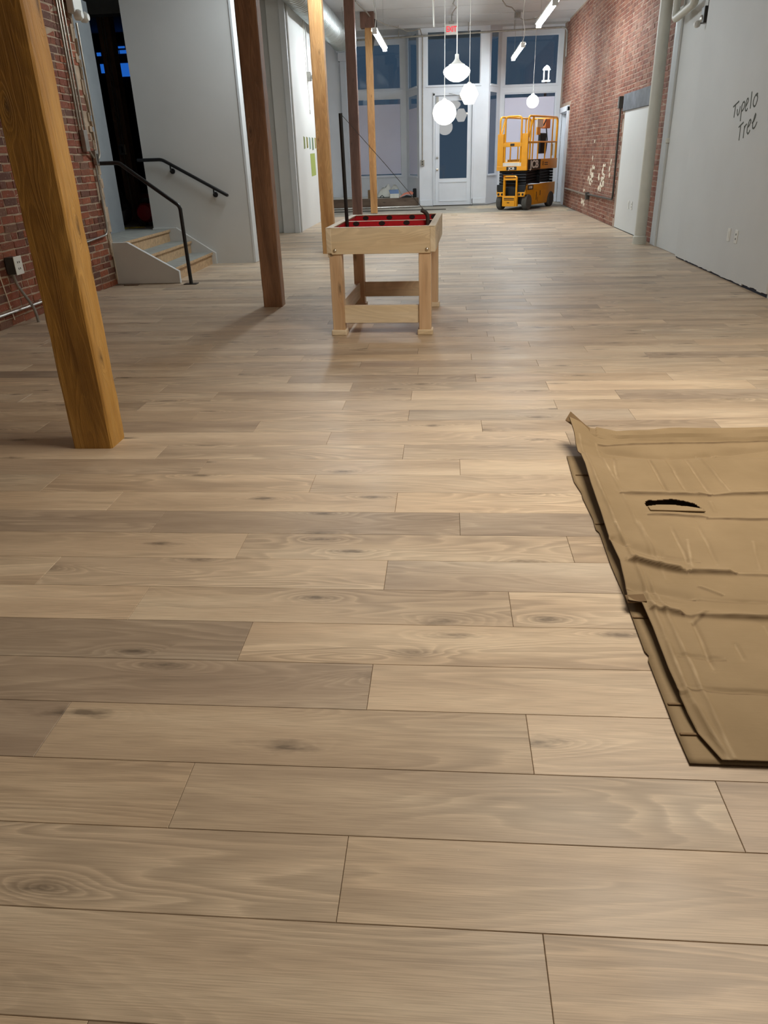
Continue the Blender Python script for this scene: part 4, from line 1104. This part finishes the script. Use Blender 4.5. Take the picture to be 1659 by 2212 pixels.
# device on the far left wall
bl = thing('wall_bulb', 'bare bulb in a metal wall socket on the white far left wall', 'lamp', (-2.72, 16.55, 2.68))
MB().box(0, .07, -.06, .06, -.07, .09).build('socket_box', 'steel', bl, bevel=.006)
MB().lathe([(.02, .07), (.03, .08), (.055, .12), (.06, .15), (.04, .19), (0.002, .20)], 16, axis='x').build('bulb', 'plastic', bl, smooth=True)
MB().tube([(.02, 0, .09), (.02, -.02, .7), (.02, -.02, 1.35)], .010, 8).build('conduit_pipe', 'steel', bl, smooth=True)
MB().tube([(.012, -.22, 1.3), (.012, -.20, .3), (.012, -.12, -.1), (.012, -.05, -.3), (.012, -.05, -.55)], .004, 5).build('loose_wire', 'conduit', bl, smooth=True)
MB().tube([(.014+0, -.05+.045*sin(t), -.60+.04*cos(t)) for t in [i*.55 for i in range(13)]], .004, 5).build('wire_loop', 'conduit', bl, smooth=True)
# paint swatches
sw_c = [(118, 128, 70), (124, 118, 56), (120, 150, 138), (86, 108, 72), (138, 130, 70), (134, 132, 84)]
names = ['olive green', 'dark mustard', 'pale teal', 'deep green', 'khaki', 'soft olive']
for i, (c_, y) in enumerate(zip(sw_c, (15.60, 15.92, 16.24, 16.58, 16.92, 17.22))):
    mm = plain('swatch_paint_%d' % i, c_, .6)
    rs = random.Random(i); z0 = 1.43-.02*rs.random()-(.03 if i == 3 else 0)
    o = MB().prism([(y, z0), (y+.16, z0+.01), (y+.16, 1.625-.01*rs.random()), (y-.0, 1.63)], 'x', -2.7205, -2.7165).build('paint_swatch', mm)
    tag(o, '%s brushed paint sample in the row on the far left wall' % names[i], 'paint swatch', 'paint samples in a row on the white wall')
mm = plain('swatch_paint_big', (146, 160, 78), .6)
tag(MB().prism([(16.26, 1.33), (16.82, 1.34), (16.84, .93), (16.30, .915)], 'x', -2.7205, -2.7165).build('paint_swatch', mm), 'tall light green paint sample below the row of small ones', 'paint swatch')

# ---------------------------------------------------------------- left brick wall services
XB = XL+.012
def conduit(label, path, r=.011, mat='conduit', n=8, rad=.05, cat='conduit', name='wall_conduit'):
    return tag(MB().tube(bend(path, rad), r, n).build(name, mat, smooth=True), label, cat)
conduit('leftmost vertical conduit high on the left brick wall', [(XB+.02, 8.26, CEIL-.01), (XB+.02, 8.24, 1.58)])
conduit('middle vertical conduit high on the left brick wall', [(XB+.02, 8.31, CEIL-.01), (XB+.02, 8.30, 1.58)])
conduit('conduit right of the pair, ending in the lower fitting on the brick', [(XB+.03, 8.36, CEIL-.01), (XB+.03, 8.345, 1.40), (XB+.02, 8.46, 1.32)])
conduit('conduit near the brick wall end, looping back up at its foot', [(XB+.03, 8.62-.02, 2.55), (XB+.03, 8.60, 1.36), (XB+.03, 8.545, 1.30), (XB+.03, 8.50, 1.40)], rad=.03)
jb = thing('switch_box', 'slim metal box under the vertical conduits on the left brick wall', 'electrical box', (XB, 8.30, 1.38))
MB().box(0, .05, -.04, .045, 0, .2).build('box_body', 'steel', jb, bevel=.004)
jb2 = thing('conduit_fitting', 'open metal conduit fitting below the switch box on the brick', 'electrical fitting', (XB, 8.50, 1.30))
MB().box(0, .045, -.035, .03, -.05, .09).build('fitting_body', 'steel', jb2, bevel=.006)
MB().box(.045, .05, -.015, .01, -.03, .06).build('opening', 'darkbox', jb2)
conduit('conduit curving from the fitting down and left behind the golden post', [(XB+.02, 8.47, 1.25), (XB+.02, 8.47, .555), (XB+.02, 7.35, .50)], mat='steel', rad=.1)
tag(MB().tube(bend([(XB+.005, 8.56, 1.25), (XB+.005, 8.53, .7), (XB+.005, 8.55, .05)], .05), .005, 6).build('wall_cable', 'plaster', smooth=True), 'thin pale cable running down near the brick wall end', 'cable')
em = thing('emergency_light', 'white two-head emergency light high at the brick wall end', 'lamp', (XL+.0, 8.62, 2.62))
MB().box(.02, .10, -.14, .06, 0, .14).build('light_body', 'plastic', em, bevel=.012)
for dy in (-.09, .05):
    MB().lathe([(.02, -.05), (.045, -.045), (.05, .0), (.03, .03)], 16, (.12, dy, -.015), axis='x').build('lamp_head', 'plastic', em, smooth=True)
ob = thing('outlet_box', 'gray outlet box with white faceplate low on the left brick wall', 'outlet', (XB, 6.40, .49))
MB().box(0, .085, -.055, .055, -.07, .07).build('box_body', 'darkbox', ob, bevel=.006)
MB().box(.085, .092, -.062, .062, -.075, .075).build('faceplate', 'plastic', ob, bevel=.003)
MB().box(.092, .094, -.018, -.010, .018, .034).box(.092, .094, .010, .018, .018, .034).box(.092, .094, -.018, -.010, -.034, -.018).box(.092, .094, .010, .018, -.034, -.018).build('socket_slot', 'black', ob)
conduit('bent metal conduit dropping from the outlet box to the floor', [(XB+.03, 6.38, .42), (XB+.03, 6.40, .33), (XB+.12, 6.44, .12), (XB+.14, 6.42, .0)], r=.013, mat='steel', rad=.06)
conduit('horizontal metal conduit low along the left brick wall', [(XB+.03, 5.0, .13), (XB+.03, 7.3, .12)], r=.013, mat='steel')
tag(MB().tube(bend([(XB+.006, 6.12, .75), (XB+.006, 6.22, .4), (XB+.006, 6.28, .05)], .05), .005, 6).build('wall_cable', 'plaster', smooth=True), 'thin white cable running down left of the outlet box', 'cable')

# ---------------------------------------------------------------- right wall services
XRB = XR-.012
conduit('low horizontal pipe along the far brick wall left of its box', [(XRB-.03, 20.0, .40), (XRB-.03, 16.95, .39)], r=.018, mat='conduit')
conduit('low pipe on the brick turning up beside the white infill panel', [(XRB-.03, 16.8, .41), (XRB-.03, 14.30, .44), (XRB-.03, 14.36, 1.88)], r=.018, mat='darkbox', rad=.12)
jb = thing('pipe_box', 'small metal box joining the low pipes on the brick wall', 'electrical box', (XRB, 16.88, .37))
MB().box(-.06, 0, -.08, .08, -.06, .08).build('box_body', 'darkbox', jb, bevel=.005)
jb = thing('switch_box', 'small box on top of the vertical pipe by the dark lintel', 'electrical box', (XRB, 14.38, 1.93))
MB().box(-.07, 0, -.05, .05, -.08, .1).build('box_body', 'darkbox', jb, bevel=.005)
MB().box(-.07, -.02, .05, .06, -.03, .05).build('switch_plate', 'plastic', jb)
dpz = thing('drain_pipe', 'thick white painted drain pipe standing before the brick wall', 'pipe', (2.785, 11.50, 0))
MB().lathe([(.078, 0), (.078, CEIL-.01)], 24).build('pipe_run', 'cream_pipe', dpz, smooth=True)
MB().lathe([(.095, 0), (.095, .10), (.080, .115)], 24).build('base_collar', 'cream_pipe', dpz, smooth=True)
tag(MB().tube(bend([(2.80, 11.05, CEIL-.01), (2.80, 11.05, 2.66), (2.82, 10.35, 2.72), (2.82, 10.30, CEIL-.01)], .06), .045, 14).build('elbow_pipe', 'cream_pipe', smooth=True), 'white offset pipe with an elbow beside the tall drain pipe', 'pipe')
em = thing('emergency_light', 'gray emergency light head near the top of the right drywall', 'lamp', (2.93, 10.05, 2.50))
MB().box(-.09, .0, -.06, .06, -.02, .14).build('light_body', 'darkbox', em, bevel=.008)
MB().lathe([(.02, -.12), (.05, -.11), (.055, -.06), (.03, -.03)], 16, (-.05, .1, .03), axis='y').build('lamp_head', 'steel', em, smooth=True)
MB().lathe([(.02, -.03), (.035, -.02), (.035, .02)], 14, (-.10, .13, -.01), axis='y').build('lamp_head', 'plastic', em, smooth=True)
MB().tube([(-.03, 0, .14), (-.03, -.02, CEIL-2.5)], .014, 8).build('conduit_pipe', 'darkbox', em, smooth=True)
def plate(x, y, z, label, holes):
    t = thing('wall_plate', label, 'outlet', (x, y, z))
    MB().box(-.007, 0, -.038, .038, -.062, .062).build('cover', 'plastic', t, bevel=.002)
    b = MB()
    if holes: b.box(-.009, -.006, -.008, .008, .012, .03).box(-.009, -.006, -.008, .008, -.03, -.012)
    else: b.box(-.010, -.006, -.016, .016, -.034, .034)
    b.build('socket' if holes else 'rocker', 'darkbox' if holes else 'plastic', t)
plate(2.86, 8.17, .43, 'left blank white plate low on the right drywall', False)
plate(2.86, 7.96, .43, 'white outlet plate low on the right drywall, nearer the camera', True)
plate(XR-.005, 13.18, .42, 'left white plate on the infill panel in the brick wall', False)
plate(XR-.005, 12.95, .42, 'right white plate on the infill panel in the brick wall', True)

# ---------------------------------------------------------------- scissor lift
lf = thing('scissor_lift', 'yellow scissor lift with black folded scissors by the far right window', 'scissor lift', (1.86, 18.98, -.012), radians(60.5))
LW = .74
def wheel(x, y0, y1, r=.175):
    w = MB().lathe([(r*.55, y0), (r*.93, y0), (r, y0+.018), (r, y1-.018), (r*.93, y1), (r*.55, y1)], 28, (x, 0, r), axis='y').build('wheel', 'tyre', lf, smooth=True)
    MB().lathe([(0.001, y0+.012), (r*.2, y0+.004), (r*.3, y0+.02), (r*.56, y0+.022), (r*.56, y1-.022), (r*.3, y1-.02), (.001, y1-.012)], 24, (x, 0, r), axis='y').build('hub', 'black_soft', w, smooth=True)
for x in (.17, 1.52):
    wheel(x, -.02, .10); wheel(x, LW-.10, LW+.02)
def arch(cx, r, n=10): return [(cx-r*cos(pi*i/n), .13+r*sin(pi*i/n)) for i in range(n+1)]
side = [(-.02, .36)] + [(-.02, .30)]+[(p) for p in arch(.17, .205) if p[0] > -.02 or True][0:0]
prof = [(-.02, .33), (.0, .33)]
prof = [(-.02, .345), (.05, .345)] + [(.17+.21*cos(a), .135+.21*sin(a)) for a in [radians(t) for t in (105, 85, 65, 45, 25, 0)]] + [(.42, .10), (1.28, .10)] + \
       [(1.52+.21*cos(a), .135+.21*sin(a)) for a in [radians(t) for t in (180, 155, 130, 105, 80, 55, 30)]] + [(1.76, .30), (1.76, .56), (.0, .545), (-.02, .43)]
for nm, (a, c_) in (('right', (.0, .02)), ('left', (LW-.02, LW))):
    MB().prism(prof, 'y', a, c_).build('side_panel', 'yellow', lf, bevel=.004)
MB().box(.05, 1.7, .11, LW-.11, .13, .50).build('chassis_body', 'steel_lift', lf, bevel=.01)
# compartment door details on the side
MB().box(.52, 1.22, -.008, .0, .14, .42).build('tray_door', 'yellow', lf, bevel=.004)
MB().box(.60, .625, -.012, -.006, .20, .38).box(.82, .85, -.012, -.006, .29, .40).box(.69, .70, -.012, -.006, .16, .26).build('vent_slot', 'label_black', lf)
MB().box(.10, .42, -.006, .0, .44, .535).build('side_decal', 'label_black', lf)
text_mesh('S1930E', .075, .002, 'side_letters', 'label_white', lf, (.26, -.008, .487), (pi/2, 0, 0), .95)
# front ladder and light boxes
fr = MB()
fr.box(-.10, -.02, .22, .52, .09, .32).box(-.08, .0, .50, .56, .09, .32).box(-.08, .0, .18, .24, .09, .32)
fr.box(-.03, .03, .02, .20, .30, .40).box(-.03, .03, .54, .72, .30, .40)
fr.build('front_bumper', 'yellow', lf, bevel=.01)
MB().box(-.02, .06, .0, .19, .40, .56).box(-.02, .06, .55, LW, .40, .56).build('front_cover', 'steel_lift', lf, bevel=.01)
b = MB()
for y in (.06, .15, .59, .68): b.lathe([(0.001, -.008), (.026, -.006), (.028, 0)], 14, (-.03, y, .35), axis='x')
b.box(-.104, -.099, .24, .50, .255, .275).box(-.104, -.099, .24, .50, .225, .24).box(-.104, -.099, .36, .42, .165, .18)
b.build('front_slots', 'label_black', lf)
MB().tube(bend([(-.06, .21, .3), (-.06, .21, .74), (-.06, .53, .74), (-.06, .53, .3)], .05), .022, 10).box(-.085, -.035, .20, .54, .66, .70).build('entry_step_frame', 'yellow', lf, smooth=False)
MB().prism([(-.06, .74), (-.10, .78), (-.02, .70), (-.02, .3), (-.06, .3)], 'y', .50, .54).build('step_bracket', 'yellow', lf, bevel=.003)
# scissor pack
ZS0, ZS1 = .55, .86
lev = 5
for k in range(lev):
    za = ZS0+(ZS1-ZS0)*k/lev; zb = ZS0+(ZS1-ZS0)*(k+1)/lev
    for y in (.10, LW-.14):
        MB().obox((.08, y, za+.004), (1.55, 0, zb-za-.01), (0, .035, 0), (0, 0, .045)).build('scissor_arm', 'steel_lift', lf, bevel=.006)
        MB().obox((.08, y+.037, zb-.008), (1.55, 0, -(zb-za-.01)), (0, .03, 0), (0, 0, .045)).build('scissor_arm', 'steel_lift', lf, bevel=.006)
    for x in (.07, 1.64, .85):
        MB().tube([(x, .03, za+.035), (x, LW-.03, za+.035)], .028, 12).build('pivot_pin', 'steel_lift', lf, smooth=True)
MB().box(.3, 1.3, .2, .5, .56, .84).build('lift_cylinder', 'black_soft', lf, bevel=.05)
MB().lathe([(0.001, -.01), (.022, -.008), (.024, 0)], 12, (.06, .38, .78), axis='x').build('red_button', 'red_paint', lf)
# platform
MB().box(.0, 1.76, .0, LW, .865, .895).build('deck', 'steel_lift', lf)
MB().box(-.01, 1.78, -.012, .006, .87, 1.09).box(-.01, 1.78, LW-.006, LW+.012, .87, 1.09).box(1.76, 1.78, 0, LW, .87, 1.05).box(-.02, .0, -.01, LW+.01, .87, .96).build('toe_board', 'yellow', lf, bevel=.004)
MB().box(-.025, -.012, .14, LW-.14, .955, 1.03).build('entry_kick_plate', 'label_white', lf, bevel=.003)
for y in (.0, LW-.13):
    MB().box(-.03, .02, y-.01, y+.14, .90, 1.63).build('corner_post', 'yellow', lf, bevel=.006)
MB().box(-.035, .0, -.012, LW+.012, .86, .95).build('front_sill', 'yellow', lf, bevel=.004)
b = MB(); rr = .10
def loop(x0, x1, y, z0, z1): return bend([(x0, y, z0), (x0, y, z1), (x1, y, z1), (x1, y, z0)], rr, 7)
for y in (.02, LW-.02):
    MB().tube(loop(.03, 1.74, y, 1.05, 1.98), .021, 10).build('guard_rail', 'yellow', lf, smooth=True)
    MB().tube([(.03, y, 1.45), (1.74, y, 1.45)], .018, 10).build('mid_rail', 'yellow', lf, smooth=True)
    for x in (.32, .62, 1.05, 1.45):
        MB().tube([(x, y, 1.05), (x, y, 1.45 if x > .4 and x < 1.2 else 1.98)], .017, 8).build('rail_upright', 'yellow', lf, smooth=True)
    MB().tube([(.06, y, 1.55), (.30, y, 1.97)], .02, 8).build('rail_brace', 'yellow', lf, smooth=True)
MB().tube(bend([(1.74, .03, 1.05), (1.74, .03, 1.97), (1.74, LW-.03, 1.97), (1.74, LW-.03, 1.05)], .08), .021, 10).tube([(1.74, .03, 1.45), (1.74, LW-.03, 1.45)], .018, 8).build('end_rail', 'yellow', lf, smooth=True)
# entry gate at the front
MB().tube(bend([(-.005, .17, .96), (-.005, .17, 1.98), (-.005, LW-.17, 1.98), (-.005, LW-.17, .96)], .09), .021, 10).tube([(-.005, .17, 1.03), (-.005, LW-.17, 1.03)], .018, 8).build('entry_gate', 'yellow', lf, smooth=True)
MB().box(-.03, .01, .14, LW-.14, 1.36, 1.44).build('gate_bar', 'yellow', lf, bevel=.006)
MB().box(-.045, -.028, .32, .42, 1.38, 1.43).build('gate_latch', 'label_black', lf, bevel=.004)
# boxes on the platform
MB().box(.86, 1.22, .06, .14, 1.20, 1.64).build('manual_box', 'black_soft', lf, bevel=.03)
MB().box(.66, 1.0, .08, .10, 1.76, 1.93).build('notice_board', 'label_white', lf)
MB().box(.66, .86, .08, .10, 1.60, 1.76).build('warning_plate', 'yellow', lf)
MB().box(1.12, 1.40, .06, .20, 1.74, 1.94).build('control_box', 'orange', lf, bevel=.02)
MB().tube([(1.05, .09, 1.80), (1.02, .05, 1.86), (1.08, .05, 1.92), (1.14, .1, 1.86), (1.3, .12, 1.74), (1.34, .1, 1.5), (1.26, .08, 1.3), (1.15, .06, 1.16)], .014, 8).build('control_lead', 'black_soft', lf, smooth=True)
MB().box(1.50, 1.62, .05, .07, 1.15, 1.40).build('white_tag', 'label_white', lf)
MB().box(.0, .02, .50, .56, 1.02, 1.10).build('paper_tag', 'label_white', lf)
sd = MB().box(.02, .74, -.018, -.011, .875, 1.085).build('name_plate', 'label_black', lf)
text_mesh('JCB', .225, .003, 'name_letters', 'label_white', sd, (.38, -.021, .978), (pi/2, 0, 0), 1.35, .005)
text_mesh('0', .14, .002, 'number_decal', 'label_black', lf, (.90, -.014, .985), (pi/2, 0, 0), .8)
MB().box(.99, 1.20, -.014, -.012, .995, 1.012).box(.99, 1.20, -.014, -.012, .955, .972).build('decal_lines', 'label_black', lf)
fp = MB().box(-.039, -.034, .24, .50, .87, .945).build('front_name_plate', 'label_black', lf)
text_mesh('JCB', .075, .002, 'name_letters', 'label_white', fp, (-.042, .37, .907), (pi/2, 0, -pi/2), 1.3, .0015)

# neutral painted-shade value on cardboard pieces without creases of their own
for me in bpy.data.meshes:
    if any(q and q.name == 'cardboard' for q in me.materials) and 'crease_shade' not in me.color_attributes:
        at = me.color_attributes.new('crease_shade', 'FLOAT_COLOR', 'POINT')
        at.data.foreach_set('color', [.5, .5, .5, 1.0]*len(me.vertices))
# ---------------------------------------------------------------- pieces that come in pairs or sets become objects of their own
SPLIT = {'foot', 'end_cap', 'hanger_wire', 'hanger_rod', 'vent_slot', 'socket_slot', 'socket', 'front_cover', 'toe_board', 'pillar_base_board', 'conduit_pipe_x',
         'panel_moulding', 'front_slots', 'decal_lines', 'top_trim', 'scissor_arm_x', 'front_bumper_x', 'red_liner_x'}
for o in list(bpy.data.objects):
    if o.type != 'MESH' or o.name.split('.')[0] not in SPLIT: continue
    me = o.data; n = len(me.vertices); par = list(range(n))
    def find(a):
        while par[a] != a: par[a] = par[par[a]]; a = par[a]
        return a
    for e in me.edges:
        a, b = find(e.vertices[0]), find(e.vertices[1])
        if a != b: par[a] = b
    isl = {}
    for p in me.polygons: isl.setdefault(find(p.vertices[0]), []).append(p)
    if len(isl) < 2: continue
    for k, polys in enumerate(isl.values()):
        vm = {}; V = []; Fc = []
        for p in polys:
            f = []
            for vi in p.vertices:
                if vi not in vm: vm[vi] = len(V); V.append(tuple(me.vertices[vi].co))
                f.append(vm[vi])
            Fc.append(f)
        m2 = bpy.data.meshes.new(me.name); m2.from_pydata(V, [], Fc)
        for q in me.materials: m2.materials.append(q)
        for p2, p in zip(m2.polygons, polys): p2.use_smooth = p.use_smooth; p2.material_index = p.material_index
        c = o.copy(); c.data = m2; COL.objects.link(c)
    bpy.data.objects.remove(o)
